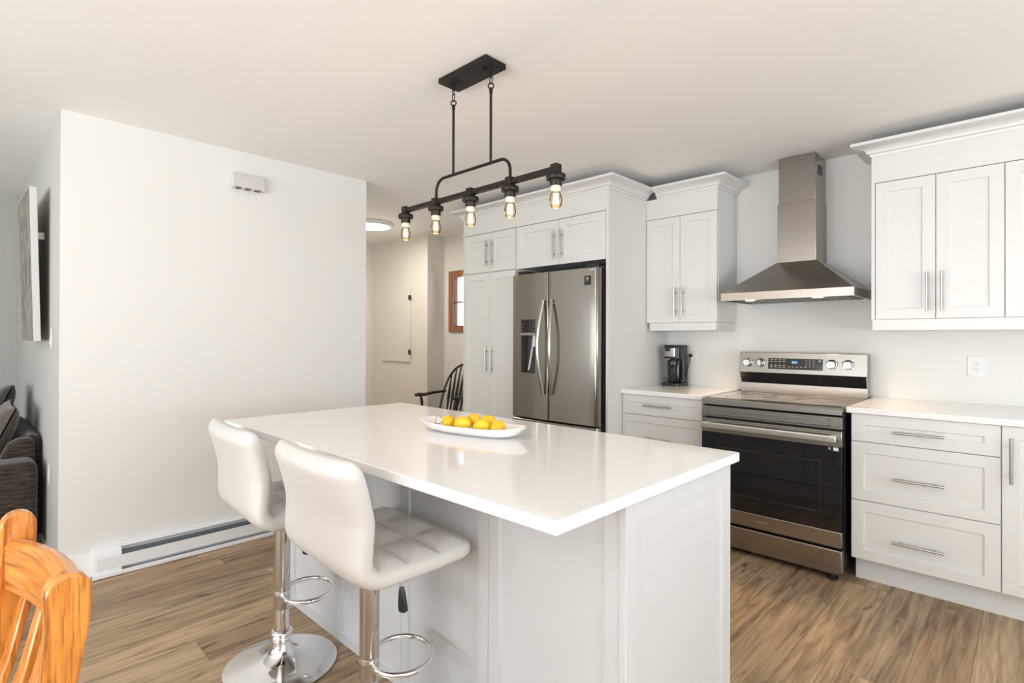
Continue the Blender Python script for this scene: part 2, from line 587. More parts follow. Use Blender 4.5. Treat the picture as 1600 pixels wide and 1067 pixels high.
def text_mesh(txt, size, loc, name, mat, parent, rotx=90, depth=0.0006, align='CENTER'):
    cu = bpy.data.curves.new(name, 'FONT'); cu.body = txt; cu.size = size; cu.extrude = depth
    cu.align_x = align; cu.align_y = 'CENTER'
    to = bpy.data.objects.new(name + '_c', cu); COL.objects.link(to)
    dg = bpy.context.evaluated_depsgraph_get(); dg.update()
    me = bpy.data.meshes.new_from_object(to.evaluated_get(dg))
    bpy.data.objects.remove(to)
    me.name = name
    Mt = Matrix.Translation(loc) @ Matrix.Rotation(R(rotx), 4, 'X')
    if parent is not None: Mt = ROOTM[parent.name].inverted() @ Mt
    me.transform(Mt)
    me.materials.clear(); me.materials.append(mat)
    o = bpy.data.objects.new(name, me); COL.objects.link(o)
    o.parent = parent; ROOTM[o.name] = ROOTM[parent.name]
    return o


# ------------------------------------------------------------------ room shell
CH = 2.45            # ceiling height
YB = 3.98            # kitchen back wall
XW = -3.61           # plain wall beside the island
XR, YF, XL = 3.2, -3.2, -6.1


def slab(name, mat, x0, x1, y0, y1, z0, z1):
    return struct(MB().box(x0, x1, y0, y1, z0, z1).build(name, mat))


slab('floor', FLOOR, XL - .15, XR + .15, YF - .15, YB + .15, -0.10, 0.0)
slab('ceiling', CEIL, XL - .15, XR + .15, YF - .15, YB + .15, CH, CH + 0.10)


def wall_with_holes(name, mat, axis, a0, a1, t0, t1, holes, z1=CH):
    """axis 'x': wall runs along x between a0,a1, thickness t0..t1 in y. holes: (h0,h1,zb,zt)"""
    m = MB(); holes = sorted(holes); cur = a0
    def B(p, q, zb, zt):
        if q - p < 1e-4 or zt - zb < 1e-4: return
        if axis == 'x': m.box(p, q, t0, t1, zb, zt)
        else: m.box(t0, t1, p, q, zb, zt)
    for (h0, h1, zb, zt) in holes:
        B(cur, h0, 0, z1); B(h0, h1, 0, zb); B(h0, h1, zt, z1); cur = h1
    B(cur, a1, 0, z1)
    return struct(m.build(name, mat))


wall_with_holes('wall_back', WALL, 'x', -4.945, XR, YB, YB + .12, [(-4.78, -4.18, 1.400, 1.980)])
wall_with_holes('wall_right', WALL, 'y', YF, YB, XR, XR + .12, [(-0.6, 2.2, 0.3, 2.2)])
wall_with_holes('wall_front', WALL, 'x', XL, XR, YF - .12, YF, [(-5.7, -4.1, 0.7, 1.9), (-2.9, 1.1, 0.2, 2.2)])
slab('wall_left', WALL, XW - .115, XW, 0.385 + 0.004, 2.16, 0, CH)
slab('wall_living', WALL_GREY, XL, XW - 0.0005, 0.385, 0.385 + .115, 0, CH)
slab('wall_hallway_front', WALL_CREAM, XL, XW - 0.116, 2.045, 2.16, 0, CH)
slab('wall_far_left', WALL_GREY, XL - .12, XL, YF, 0.44, 0, CH)
slab('wall_hallway_end', WALL_CREAM, XL - .12, XL, 2.045, 3.74, 0, CH)
slab('wall_hallway_back', WALL_CREAM, XL, -4.945, 3.74, YB + .12, 0, CH)
# baseboards
slab('baseboard_left', TRIM, XW, XW + .013, 0.385, 0.52, 0, 0.135)
slab('baseboard_living', TRIM, XL, XW, 0.372, 0.385, 0, 0.10)
slab('baseboard_hallway', TRIM, XL, -4.945, 3.727, 3.74, 0, 0.10)

# front and right windows: frames in the openings
def big_window(name, axis, a0, a1, z0, z1, t0, t1, nm):
    fr = MB()
    def B(p, q, zb, zt, m=fr, s0=t0, s1=t1):
        if axis == 'x': m.box(p, q, s0, s1, zb, zt)
        else: m.box(s0, s1, p, q, zb, zt)
    f = 0.05
    B(a0, a1, z0, z0 + f); B(a0, a1, z1 - f, z1); B(a0, a0 + f, z0 + f, z1 - f); B(a1 - f, a1, z0 + f, z1 - f)
    for i in range(1, nm):
        c = a0 + (a1 - a0) * i / nm
        B(c - .03, c + .03, z0 + f, z1 - f)
    o = struct(fr.build(name, TRIM))
    g = MB(); mid = (t0 + t1) / 2
    B(a0 + f, a1 - f, z0 + f, z1 - f, g, mid - .003, mid + .003)
    go = g.build('window_pane', PANE, o); return o


big_window('window_2', 'x', -2.9, 1.1, 0.2, 2.2, YF - .10, YF - .05, 4)
big_window('window_3', 'x', -5.7, -4.1, 0.7, 1.9, YF - .10, YF - .05, 2)
big_window('window_4', 'y', -0.6, 2.2, 0.3, 2.2, XR + .05, XR + .10, 3)

# small wood-framed window in the hallway nook
wf = MB()
wx0, wx1, wz0, wz1 = -4.84, -4.12, 1.345, 2.035
yf_ = YB - 0.022
for (a, b_, c, d) in ((wx0, wx1, wz0, wz0 + .07), (wx0, wx1, wz1 - .07, wz1), (wx0, wx0 + .07, wz0 + .07, wz1 - .07), (wx1 - .07, wx1, wz0 + .07, wz1 - .07)):
    wf.box(a, b_, yf_, YB, c, d)
for (a, b_, c, d) in ((wx0 + .06, wx1 - .06, wz0 + .055, wz0 + .066), (wx0 + .06, wx1 - .06, wz1 - .066, wz1 - .055), (wx0 + .06, wx0 + .071, wz0 + .066, wz1 - .066), (wx1 - .071, wx1 - .06, wz0 + .066, wz1 - .066)):
    wf.box(a, b_, YB, YB + .05, c, d)
w1 = struct(wf.build('window_1', BROWNWOOD))
MB().box(wx0 + .07, wx1 - .07, YB + .020, YB + .034, 1.675, 1.690).build('muntin', NICKEL, w1)
MB().box(wx0 + .072, wx1 - .072, YB + .035, YB + .041, wz0 + .07, wz1 - .07).build('window_pane', PANE, w1)

# ------------------------------------------------------------------ cabinet helpers
def handle_v(parent, x, y, z0, z1, r=0.006, out=0.032):
    m = MB()
    m.tube([(x, y - out, z0), (x, y - out, z1)], r, 14)
    L = z1 - z0
    for z in (z0 + L * .18, z1 - L * .18):
        m.tube([(x, y, z), (x, y - out, z)], r * .8, 10)
    return m.build('handle', NICKEL, parent)


def handle_h(parent, x0, x1, y, z, r=0.006, out=0.032, s=-1):
    m = MB()
    m.tube([(x0, y + s * out, z), (x1, y + s * out, z)], r, 14)
    L = x1 - x0
    for x in (x0 + L * .18, x1 - L * .18):
        m.tube([(x, y, z), (x, y + s * out, z)], r * .8, 10)
    return m.build('handle', NICKEL, parent)


def crown(m, pts, zb, zt, proj=0.088):
    """crown moulding swept along plan polyline pts with outward normals computed to the left-hand side; mitred."""
    prof = [(0.0, zb), (0.006, zb), (0.008, zb + .012), (0.022, zb + .018)]
    H = zt - .018 - (zb + .02)
    for i in range(1, 9):
        a = i / 8
        prof.append((0.022 + (proj - .03) * (1 - math.cos(a * PI / 2)), zb + .02 + H * math.sin(a * PI / 2) * 1.0 if False else zb + .02 + H * a ** 0.75))
    prof += [(proj, zt - .016), (proj, zt), (0.0, zt)]
    n = len(pts); P = [Vector((p[0], p[1])) for p in pts]
    dirs = [(P[i + 1] - P[i]).normalized() for i in range(n - 1)]
    nor = [Vector((d.y, -d.x)) for d in dirs]
    vs_ = []; k = len(prof)
    for i in range(n):
        if i == 0: off = nor[0]
        elif i == n - 1: off = nor[-1]
        else:
            b = (nor[i - 1] + nor[i]); off = b / (b.dot(nor[i]))
        for (o_, z) in prof:
            q = P[i] + off * o_
            vs_.append((q.x, q.y, z))
    fs = []
    for i in range(n - 1):
        for j in range(k):
            j2 = (j + 1) % k
            fs.append((i * k + j, (i + 1) * k + j, (i + 1) * k + j2, i * k + j2))
    fs.append(tuple(range(k))); fs.append(tuple((n - 1) * k + j for j in range(k))[::-1])
    m.add(vs_, fs)
    return m


G = 0.0015   # half gap between doors
YD = 3.32    # base door faces
YU = 3.645   # upper door faces
YP = 3.145   # pantry door faces
ZC = 0.921   # counter top
DT = 0.020
CT, CB = 2.387, 2.315   # crown top, bottom
UB = 1.391

# ------------------------------------------------------------------ fridge block
XP = -2.120          # outer face of the tall end panel
pan = thing('pantry_cabinet', 'tall white two-level pantry cabinet left of the refrigerator', 'cabinet', (-3.32, 3.56, 0))
MB().box(-3.640, -3.002, YP + DT + .002, YB - .002, 0.10, CB).box(-3.64, -3.002, YP + .07, YB - .002, 0, .10)\
    .box(-3.640, -3.002, YP + .002, YP + DT + .002, 2.168, CB).build('body', PAINT, pan)
xm = -3.303
for (a, b_, z0, z1, hx, h0, h1) in ((-3.622, xm, 1.833, 2.163, -3.330, 1.883, 2.098), (xm, -3.004, 1.833, 2.163, -3.266, 1.883, 2.098),
                                    (-3.622, xm, 0.103, 1.829, -3.330, 0.985, 1.205), (xm, -3.004, 0.103, 1.829, -3.266, 0.985, 1.205)):
    d = MB().shaker(a + G, b_ - G, z0 + G, z1 - G, YP).build('door', PAINT, pan)
    handle_v(d, hx, YP, h0, h1)
MB().box(-3.640, -3.624, YP + .002, YP + DT + .0015, 0.10, 2.1675).build('filler_strip', PAINT, pan)

ofc = thing('over_refrigerator_cabinet', 'white cabinet with two wide doors directly above the refrigerator', 'cabinet', (-2.56, 3.56, 1.828))
MB().box(-3.001, XP - .021, YP + DT + .002, YB - .002, 1.832, CB).box(-3.001, XP - .021, YP + .002, YP + DT + .0015, 2.168, CB).build('body', PAINT, ofc)
for (a, b_, hx) in ((-3.000, -2.561, -2.597), (-2.561, XP - .022, -2.525)):
    d = MB().shaker(a + G, b_ - G, 1.829, 2.163, YP).build('door', PAINT, ofc)
    handle_v(d, hx, YP, 1.868, 2.083)
ep = MB().box(XP - .020, XP, YP, YB - .002, 0, CB).build('end_panel', PAINT, None, bevel=.001)
tag(recenter(ep), 'tall plain white end panel on the right side of the refrigerator', 'panel')
cm = crown(MB(), [(-3.64, YB - .003), (-3.64, YP + .0015), (XP, YP + .0015), (XP, YU - .0)], CB, CT).build('crown_molding', PAINT, None, smooth=30)
tag(recenter(cm), 'white crown molding wrapping the top of the pantry and refrigerator enclosure', 'molding')

# ------------------------------------------------------------------ refrigerator
FX0, FX1, FXM, FY = -2.972, -2.160, -2.587, 3.06
fr = thing('refrigerator', 'stainless steel french door refrigerator with water dispenser', 'refrigerator', (-2.56, 3.5, 0))
MB().box(FX0 + .01, FX1 - .004, FY + .095, 3.90, 0.03, 1.785).build('body', STEEL_GREY, fr, bevel=.004)
MB().box(FX0 + .03, FX0 + .12, FY + .05, FY + .16, 1.765, 1.800).build('hinge_cover', BLACKMAT, fr, bevel=.004)
MB().box(FX1 - .12, FX1 - .02, FY + .05, FY + .16, 1.765, 1.800).build('hinge_cover', BLACKMAT, fr, bevel=.004)


def fridge_door(x0, x1, z0, z1, hole=None):
    """front with rounded outer vertical edges and a slight bow; hole = (hx0,hx1,hz0,hz1)"""
    m = MB()
    W = FX1 - FX0; cx = (FX0 + FX1) / 2
    def yf(x):
        u = (x - cx) / (W / 2)
        y = FY + 0.012 * u * u
        for e in (x0, x1):
            d = abs(x - e)
            rr_ = 0.022 if e in (FX0, FX1) else 0.008
            if d < rr_: y += rr_ - math.sqrt(max(0, rr_ * rr_ - (rr_ - d) ** 2))
        return y
    rr0 = 0.022 if x0 == FX0 else 0.008
    rr1 = 0.022 if x1 == FX1 else 0.008
    xs = [x0 + rr0 * (1 - math.cos(a)) for a in [i * PI / 2 / 5 for i in range(6)]]
    mid = []
    k = 10
    for i in range(1, k): mid.append(xs[-1] + (x1 - rr1 - xs[-1]) * i / k)
    xs = xs + mid + [x1 - rr1 * (1 - math.cos(a)) for a in [i * PI / 2 / 5 for i in range(5, -1, -1)]]
    zs = [z0, z0 + .003, z1 - .003, z1]
    if hole:
        xs = sorted([x for x in xs if abs(x - hole[0]) > .008 and abs(x - hole[1]) > .008] + [hole[0], hole[1]])
        zs = sorted(zs + [hole[2], hole[3]])
    nx, nz = len(xs), len(zs)
    vs_ = [(x, yf(x) + (0.003 if (z in (z0, z1)) else 0), z) for z in zs for x in xs]
    fs = []
    for j in range(nz - 1):
        for i in range(nx - 1):
            if hole and xs[i] >= hole[0] - 1e-6 and xs[i + 1] <= hole[1] + 1e-6 and zs[j] >= hole[2] - 1e-6 and zs[j + 1] <= hole[3] + 1e-6:
                continue
            fs.append((j * nx + i, j * nx + i + 1, (j + 1) * nx + i + 1, (j + 1) * nx + i))
    b0 = len(vs_)
    yb = FY + .088
    vs_ += [(x0, yb, z0), (x1, yb, z0), (x1, yb, z1), (x0, yb, z1)]
    fs.append((b0, b0 + 3, b0 + 2, b0 + 1))
    bot = list(range(nx)); top = list(range((nz - 1) * nx, nz * nx))
    fs.append(tuple(bot[::-1]) + (b0, b0 + 1)); fs.append(tuple(top) + (b0 + 2, b0 + 3))
    lf = [j * nx for j in range(nz)]; rt = [j * nx + nx - 1 for j in range(nz)]
    fs.append(tuple(lf) + (b0 + 3, b0)); fs.append(tuple(rt[::-1]) + (b0 + 1, b0 + 2))
    m.add(vs_, fs)
    return m


ZD0, ZD1 = 0.672, 1.768
DH = (-2.868, -2.716, 1.010, 1.420)      # dispenser recess
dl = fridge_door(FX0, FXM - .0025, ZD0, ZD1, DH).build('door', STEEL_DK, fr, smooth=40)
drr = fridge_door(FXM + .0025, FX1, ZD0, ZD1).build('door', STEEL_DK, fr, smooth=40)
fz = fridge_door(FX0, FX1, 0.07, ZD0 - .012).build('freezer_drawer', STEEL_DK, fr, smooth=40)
MB().tube([(FX0 + .08, FY - .045, .58), (FX1 - .08, FY - .045, .58)], .013, 14).tube([(FX0 + .12, FY + .004, .58), (FX0 + .12, FY - .045, .58)], .01, 10)\
    .tube([(FX1 - .12, FY + .004, .58), (FX1 - .12, FY - .045, .58)], .01, 10).build('handle', STEEL, fz)
# dispenser: control glass, trim, recess, paddle
ds = MB()
yb_ = FY + .006
ds.box(DH[0] + .001, DH[1] - .001, yb_, yb_ + .010, 1.322, 1.419)
dc = ds.build('dispenser_panel', BGLASS, dl)
for i, z in enumerate((1.387, 1.364, 1.340)):
    for x in (-2.853, -2.735):
        MB().box(x - .009, x + .009, yb_ - .0012, yb_, z - .004, z + .002).build('button', BLUEICON, dc)
rc = MB()
x0, x1, z0, z1 = DH[0] + .001, DH[1] - .001, 1.011, 1.300
rc.box(x0, x0 + .004, yb_, yb_ + .075, z0, z1).box(x1 - .004, x1, yb_, yb_ + .075, z0, z1).box(x0, x1, yb_ + .071, yb_ + .075, z0, z1)\
  .box(x0, x1, yb_, yb_ + .075, z0, z0 + .006)
rc.build('dispenser_recess', STEEL_GREY, dl)
MB().box(x0, x1, yb_ - .006, yb_ + .075, 1.300, 1.320).build('dispenser_trim', STEEL, dl)
MB().tube([(-2.780, yb_ + .050, 1.297), (-2.782, yb_ + .040, 1.20), (-2.802, yb_ + .018, 1.035)], [.010, .010, .008], 12).build('water_paddle', GREYPL, dl)
MB().tube([(-2.742, yb_ + .030, 1.300), (-2.742, yb_ + .028, 1.215)], [.020, .024], 16).build('ice_chute', WHITEPL, dl)


def fridge_handle(x, par):
    m = MB(); pts = []; rs = []
    for i in range(25):
        t = i / 24; z = 0.862 + (1.562 - .862) * t
        b = math.sin(t * PI)
        sgn = -1 if x < FXM else 1
        pts.append((x + sgn * 0.0 + (-sgn) * 0.0 + sgn * .018 * (1 - b) * -1 + sgn * 0.006, FY - 0.012 - 0.050 * b, z))
        rs.append(0.0135)
    m.tube(pts, rs, 12, flat=0.75)
    for i in (1, 23):
        p = Vector(pts[i]); m.tube([p, (p.x, FY + .006, p.z)], .012, 10)
    return m.build('handle', STEEL, par)


fridge_handle(-2.640, dl)
fridge_handle(-2.536, drr)
stk = MB().box(-2.262, -2.216, FY + .0005, FY + .009, 1.650, 1.712).build('energy_sticker', BLACKMAT, drr)
text_mesh('10', .026, (-2.239, FY + .0002, 1.693), 'sticker_text', WHITETXT, stk, depth=.0003)
MB().box(-2.256, -2.222, FY - .0003, FY + .0004, 1.671, 1.673).box(-2.252, -2.226, FY - .0003, FY + .0004, 1.679, 1.681).build('sticker_line', GREYTXT, stk)
lg = MB().lathe([(0, -.0006), (.9, -.0004), (1, .0006)], (0, 0, 0), 'y', 24)
for v in lg.v:
    v.x = v.x * .022 - 2.205; v.z = v.z * .005 + 1.752; v.y = v.y + FY + .0075
lg.build('badge', CHROME, drr)

# ------------------------------------------------------------------ small wall cabinet
sc_ = thing('wall_cabinet', 'narrow white two-door wall cabinet above the coffee maker', 'cabinet', (-1.84, 3.81, UB))
SX0, SX1 = XP + .001, -1.573
MB().box(SX0, SX1, YU + DT + .002, YB - .002, UB + .004, CB).box(SX0, SX1, YU + .001, YU + DT + .0015, 2.166, CB).build('body', PAINT, sc_, bevel=.001)
for (a, b_, hx) in ((SX0 + .002, -1.847, -1.877), (-1.847, SX1 - .002, -1.822)):
    d = MB().shaker(a + G, b_ - G, UB + .004, 2.162, YU, fr=.052).build('door', PAINT, sc_)
    handle_v(d, hx, YU, 1.437, 1.645)
MB().box(SX0 + .02, SX1 - .012, YU + .014, YB - .002, 1.337, UB + .003).build('light_rail', PAINT, sc_, bevel=.001)
crown(MB(), [(XP + .09, YU + .0015), (SX1, YU + .0015), (SX1, YB - .003)], CB, CT).build('crown_molding', PAINT, sc_, smooth=30)

# ------------------------------------------------------------------ right wall cabinets
RX = [-0.678, -0.115, 0.432, 0.98]
labs = ['wide white two-door wall cabinet immediately right of the range hood', 'white wall cabinet cut off by the frame above the right countertop',
        'last white wall cabinet of the run above the right countertop']
for i in range(3):
    x0, x1 = RX[i], RX[i + 1]
    t = thing('wall_cabinet', labs[i], 'cabinet', ((x0 + x1) / 2, 3.81, UB))
    MB().box(x0, x1 - .0001, YU + DT + .002, YB - .002, UB + .001, CB).box(x0, x1 - .0001, YU + .001, YU + DT + .0015, 2.165, CB).build('body', PAINT, t)
    if i == 0:
        MB().box(x0, x0 + .017, YU - .001, YU + DT + .0015, UB, 2.1645).build('filler_strip', PAINT, t)
        x0 += .018
    mid = (x0 + x1) / 2 if i else -.388
    for (a, b_, hx) in ((x0, mid, mid - .036), (mid, x1, mid + .027)):
        d = MB().shaker(a + G, b_ - G, UB + .001, 2.161, YU, fr=.056).build('door', PAINT, t)
        handle_v(d, hx, YU, 1.432, 1.641)
    MB().box(RX[i] + (.004 if i == 0 else 0), x1 - .0001, YU + .006, YB - .002, 1.330, UB - .0005).build('light_rail', PAINT, t)
cm2 = crown(MB(), [(RX[0], YB - .003), (RX[0], YU + .0015), (RX[3], YU + .0015)], CB, CT).build('crown_molding', PAINT, None, smooth=30)
tag(recenter(cm2), 'white crown molding along the top of the right wall cabinets', 'molding')

# ------------------------------------------------------------------ base cabinets
ZT = 0.890
bl = thing('base_cabinet', 'white drawer base cabinet below the coffee maker', 'cabinet', (-1.82, 3.65, 0))
BX0, BX1 = XP + .001, -1.528
MB().box(BX0, BX1, YD + DT + .002, YB - .002, .128, ZT).box(BX0, BX1, YD + .079, YB - .002, 0, .128).build('body', PAINT, bl)
for (z0, z1, zh) in ((.753, ZT - .002, .822), (.44, .750, .60), (.129, .437, .29)):
    d = MB().shaker(BX0 + .002 + G, BX1 - G, z0, z1, YD, fr=.05).build('drawer', PAINT, bl)
    handle_h(d, -1.935, -1.730, YD, zh)

br = thing('base_cabinet', 'white three-drawer base cabinet immediately right of the range', 'cabinet', (-.41, 3.65, 0))
MB().box(-.707, -.117, YD + DT + .002, YB - .002, .128, ZT).box(-.702, -.117, YD + .079, YB - .002, 0, .128).build('body', PAINT, br)
for (z0, z1, zh) in ((.7445, ZT - .002, .810), (.4375, .7415, .574), (.129, .4345, .257)):
    d = MB().shaker(-.7075, -.1185, z0, z1, YD, fr=.056).build('drawer', PAINT, br)
    handle_h(d, -.524, -.318, YD, zh)
bx = [-.1165, .432, .98]
bls = ['white base cabinet with a vertical bar handle at the right frame edge', 'last white base cabinet at the far end of the right countertop']
for i in range(2):
    t = thing('base_cabinet', bls[i], 'cabinet', ((bx[i] + bx[i + 1]) / 2, 3.65, 0))
    MB().box(bx[i], bx[i + 1] - .001, YD + DT + .002, YB - .002, .128, ZT).box(bx[i], bx[i + 1] - .001, YD + .079, YB - .002, 0, .128).build('body', PAINT, t)
    d = MB().shaker(bx[i] + G, bx[i + 1] - G, .129, ZT - .002, YD, fr=.06).build('door', PAINT, t)
    hx = bx[i] + .033
    handle_v(d, hx, YD, .632, .838)


def counter(name, label, x0, x1, y0, y1, z0, z1):
    o = MB().box(x0, x1, y0, y1, z0, z1).build(name, QUARTZ, None, bevel=.0025)
    return tag(recenter(o), label, 'countertop')


counter('countertop', 'short white countertop under the coffee maker', XP + .001, -1.526, 3.300, YB - .001, ZT + .0008, ZC)
counter('countertop', 'long white countertop to the right of the range', -.728, .985, 3.300, YB - .001, ZT + .0008, ZC)

# ------------------------------------------------------------------ range
RL, RR, RY = -1.498, -.735, 3.25
rg = thing('range', 'stainless steel electric range with black glass oven door', 'stove', ((RL + RR) / 2, 3.56, 0))
MB().box(RL + .004, RR - .004, RY + .045, 3.95, .035, .868).build('body', BLACKMAT, rg)
ck = MB().prism([(RY, .878), (RY, .903), (RY + .009, .912), (RY + .03, .9135), (3.905, .9135), (3.905, .869), (RY + .02, .869)], RL, RR, 'x').build('cooktop_frame', STEEL, rg, smooth=30)
MB().box(RL + .012, RR - .012, RY + .035, 3.845, .9138, .9165).build('cooktop_glass', COOKGLASS, ck)
for (cx, cy, r_) in ((-1.31, 3.43, .105), (-.93, 3.43, .085), (-1.31, 3.70, .075), (-.93, 3.70, .105), (-1.117, 3.60, .05)):
    pts = [(cx + r_ * math.cos(a * PI / 24), cy + r_ * math.sin(a * PI / 24), .9167) for a in range(48)]
    MB().tube(pts, .0012, 4, closed=True).build('burner_ring', GREYTXT, ck)
# front rail with pressed frame
rp = MB().shaker(RL + .001, RR - .001, .803, .866, RY + .006, t=.04, fr=.010, dep=.004, sl=.004)
rp.build('front_rail', STEEL, rg)
rf = MB()
x0, x1, z0, z1 = RL + .03, RR - .06, .8165, .8505
ywr = RY + .010
rf.box(x0, x1, ywr - .004, ywr, z0, z0 + .004).box(x0, x1, ywr - .004, ywr, z1 - .004, z1).box(x0, x0 + .008, ywr - .004, ywr, z0, z1).box(x1 - .008, x1, ywr - .004, ywr, z0, z1)
rf.build('pressed_trim', STEEL, rg)
# oven door
dr = MB()
dr.box(RL + .001, RR - .001, RY, RY + .04, .708, .792).build('door_top_trim', STEEL, rg, bevel=.003)
od = MB().box(RL + .001, RR - .001, RY + .003, RY + .042, .2615, .7075).build('oven_door', BGLASS, rg, bevel=.001)
wp = MB()
for (a, b_, c, d) in ((-1.40, -.835, .62, .626), (-1.40, -.835, .35, .356), (-1.40, -1.394, .356, .62), (-.841, -.835, .356, .62)):
    wp.box(a, b_, RY + .0022, RY + .0032, c, d)
wp.build('window_outline', principled('faint_glass_print', (.03, .03, .032), .15), od)
MB().box(RL + .001, RR - .001, RY, RY + .04, .179, .261).build('door_bottom_trim', STEEL, rg, bevel=.003)
hb = MB().box(RL + .012, RR - .018, RY - .052, RY - .034, .738, .772)
hb.box(RL + .02, RL + .05, RY - .036, RY, .742, .768).box(RR - .056, RR - .026, RY - .036, RY, .742, .768)
hb.build('oven_handle', STEEL_LT, rg, bevel=.005, seg=3)
text_mesh('SAMSUNG', .0135, ((RL + RR) / 2 - .02, RY - .0004, .222), 'brand_lettering', GREYTXT, rg, depth=.0004)
MB().box(-.800, -.788, RY + .0018, RY + .003, .692, .704).build('door_sticker', GREYTXT, od)
MB().box(-.776, -.752, RY + .0018, RY + .003, .688, .706).build('door_sticker', WHITETXT, od)
MB().box(RL + .001, RR - .001, RY + .002, RY + .042, .036, .163).build('storage_drawer', STEEL, rg, bevel=.004)
for x in (RL + .05, RR - .05):
    for y in (RY + .03, 3.88):
        MB().lathe([(0, 0), (.024, 0), (.027, .004), (.027, .012), (.012, .016), (.010, .040), (0, .04)], (x, y, 0.0), 'z', 20).build('levelling_foot', BLACKMAT, rg)
# backguard
bgp = MB().prism([(3.855, .917), (3.87, .962), (3.87, 1.185), (3.945, 1.185), (3.945, .917)], RL + .004, RR - .004, 'x').build('backguard', STEEL, rg, smooth=30)
# tilted control fascia overhanging a black vent strip
cp_ = MB().prism([(3.835, 1.050), (3.848, 1.186), (3.872, 1.190), (3.872, 1.042)], RL, RR, 'x').build('control_panel', STEEL_DK, rg, smooth=30, bevel=.002)  # range steel coloured darker here to stand in for dimmer reflected light
MB().prism([(3.838, 1.040), (3.835, 1.0495), (3.869, 1.0495), (3.869, 0.978), (3.862, .978)], RL + .006, RR - .006, 'x').build('vent_strip', BGLASS, rg, smooth=30)


def py(z): return 3.835 + (z - 1.05) * (.013 / .136)


MB().prism([(py(1.078) - .0012, 1.078), (py(1.150) - .0012, 1.150), (py(1.150) + .002, 1.150), (py(1.078) + .002, 1.078)], -1.305, -.975, 'x').build('display_glass', BGLASS, cp_)
text_mesh('8:03', .020, (-1.140, py(1.125) - .0016, 1.125), 'clock_digits', BLUELED, cp_, rotx=85, depth=.0003)
legs_ = []
for row, z in enumerate((1.141, 1.129, 1.104, 1.092)):
    for k in range(4):
        x = -1.292 + k * .026
        legs_.append((x, x + .016, py(z) - .0018, py(z) - .0012, z - .002, z + .0015))
for row, z in enumerate((1.138, 1.124, 1.110, 1.096)):
    for k in range(3):
        x = -1.075 + k * .022
        legs_.append((x, x + .006, py(z) - .0018, py(z) - .0012, z - .002, z + .002))
for k in range(5):
    x = -1.18 + k * .024
    legs_.append((x, x + .012, py(1.095) - .0018, py(1.095) - .0012, 1.0935, 1.0965))
legs_.append((-1.000, -.985, py(1.138) - .0018, py(1.138) - .0012, 1.134, 1.142))
for q_ in legs_:
    MB().box(*q_).build('key_legend', GREYTXT, cp_)
for x in (-1.438, -1.358, -.925, -.835):
    z = 1.116 if x < -1.1 else 1.118
    y = py(z)
    k = MB().lathe([(0, y - .030), (.021, y - .030), (.0245, y - .026), (.026, y - .004), (.029, y - .002), (.029, y)], (x, 0, z), 'y', 28).build('knob', CHROME, cp_)
    MB().lathe([(.027, y - .0012), (.0325, y - .0012), (.0325, y + .002), (.027, y + .002)], (x, 0, z), 'y', 28).build('knob_ring', BLACKMAT, cp_)
    MB().box(x - .0045, x + .0045, y - .036, y - .028, z - .022, z + .022).build('knob_grip', STEEL, k, bevel=.002)
    for a in (-60, 60, 125):
        MB().lathe([(0, y - .0006), (.003, y - .0006), (.003, y)], (x + .036 * math.sin(R(a)), 0, z + .036 * math.cos(R(a))), 'y', 8).build('dial_mark', BLACKMAT, cp_)

# ------------------------------------------------------------------ range hood
hd = thing('range_hood', 'stainless steel pyramid chimney range hood above the range', 'range hood', (-1.105, 3.7, 1.518))
HX0, HX1, HY0, HY1 = -1.475, -.728, 3.475, 3.975
h0, h1, h2 = 1.523, 1.571, 1.772
cx0, cx1, cy0, cy1 = -1.215, -.988, 3.738, 3.975
v = [(HX0, HY0, h0), (HX1, HY0, h0), (HX1, HY1, h0), (HX0, HY1, h0), (HX0, HY0, h1), (HX1, HY0, h1), (HX1, HY1, h1), (HX0, HY1, h1),
     (cx0 - .004, cy0 - .004, h2), (cx1 + .004, cy0 - .004, h2), (cx1 + .004, cy1, h2), (cx0 - .004, cy1, h2)]
ins = .02
v += [(HX0 + ins, HY0 + ins, h0), (HX1 - ins, HY0 + ins, h0), (HX1 - ins, HY1 - ins, h0), (HX0 + ins, HY1 - ins, h0),
      (HX0 + ins, HY0 + ins, h0 + .015), (HX1 - ins, HY0 + ins, h0 + .015), (HX1 - ins, HY1 - ins, h0 + .015), (HX0 + ins, HY1 - ins, h0 + .015)]
f = [(0, 1, 5, 4), (1, 2, 6, 5), (2, 3, 7, 6), (3, 0, 4, 7), (4, 5, 9, 8), (5, 6, 10, 9), (6, 7, 11, 10), (7, 4, 8, 11), (8, 9, 10, 11),
     (0, 12, 13, 1), (1, 13, 14, 2), (2, 14, 15, 3), (3, 15, 12, 0), (12, 16, 17, 13), (13, 17, 18, 14), (14, 18, 19, 15), (15, 19, 16, 12), (16, 19, 18, 17)]
cn = MB().add(v, f).build('canopy', STEEL_H, hd, smooth=20)
for (a, b_) in ((HX0 + .05, -1.106), (-1.098, HX1 - .05)):
    fl = MB().box(a, b_, HY0 + .08, HY1 - .06, h0 + .002, h0 + .012).build('grease_filter', STEEL_GREY, cn)
MB().box(cx0, cx1, cy0, cy1, h2 - .003, 2.150).build('chimney_lower', STEEL_H, hd, bevel=.0015)
MB().box(cx0 + .006, cx1 - .006, cy0 + .006, cy1, 2.1505, CH - .003).build('chimney_upper', STEEL_H, hd, bevel=.0015)
vt = MB()
for k in range(7):
    y = 3.80 + k * .014
    vt.box(cx1 - .0055, cx1 - .0040, y, y + .008, 2.325, 2.385)
vt.build('side_vent', VENT, hd)
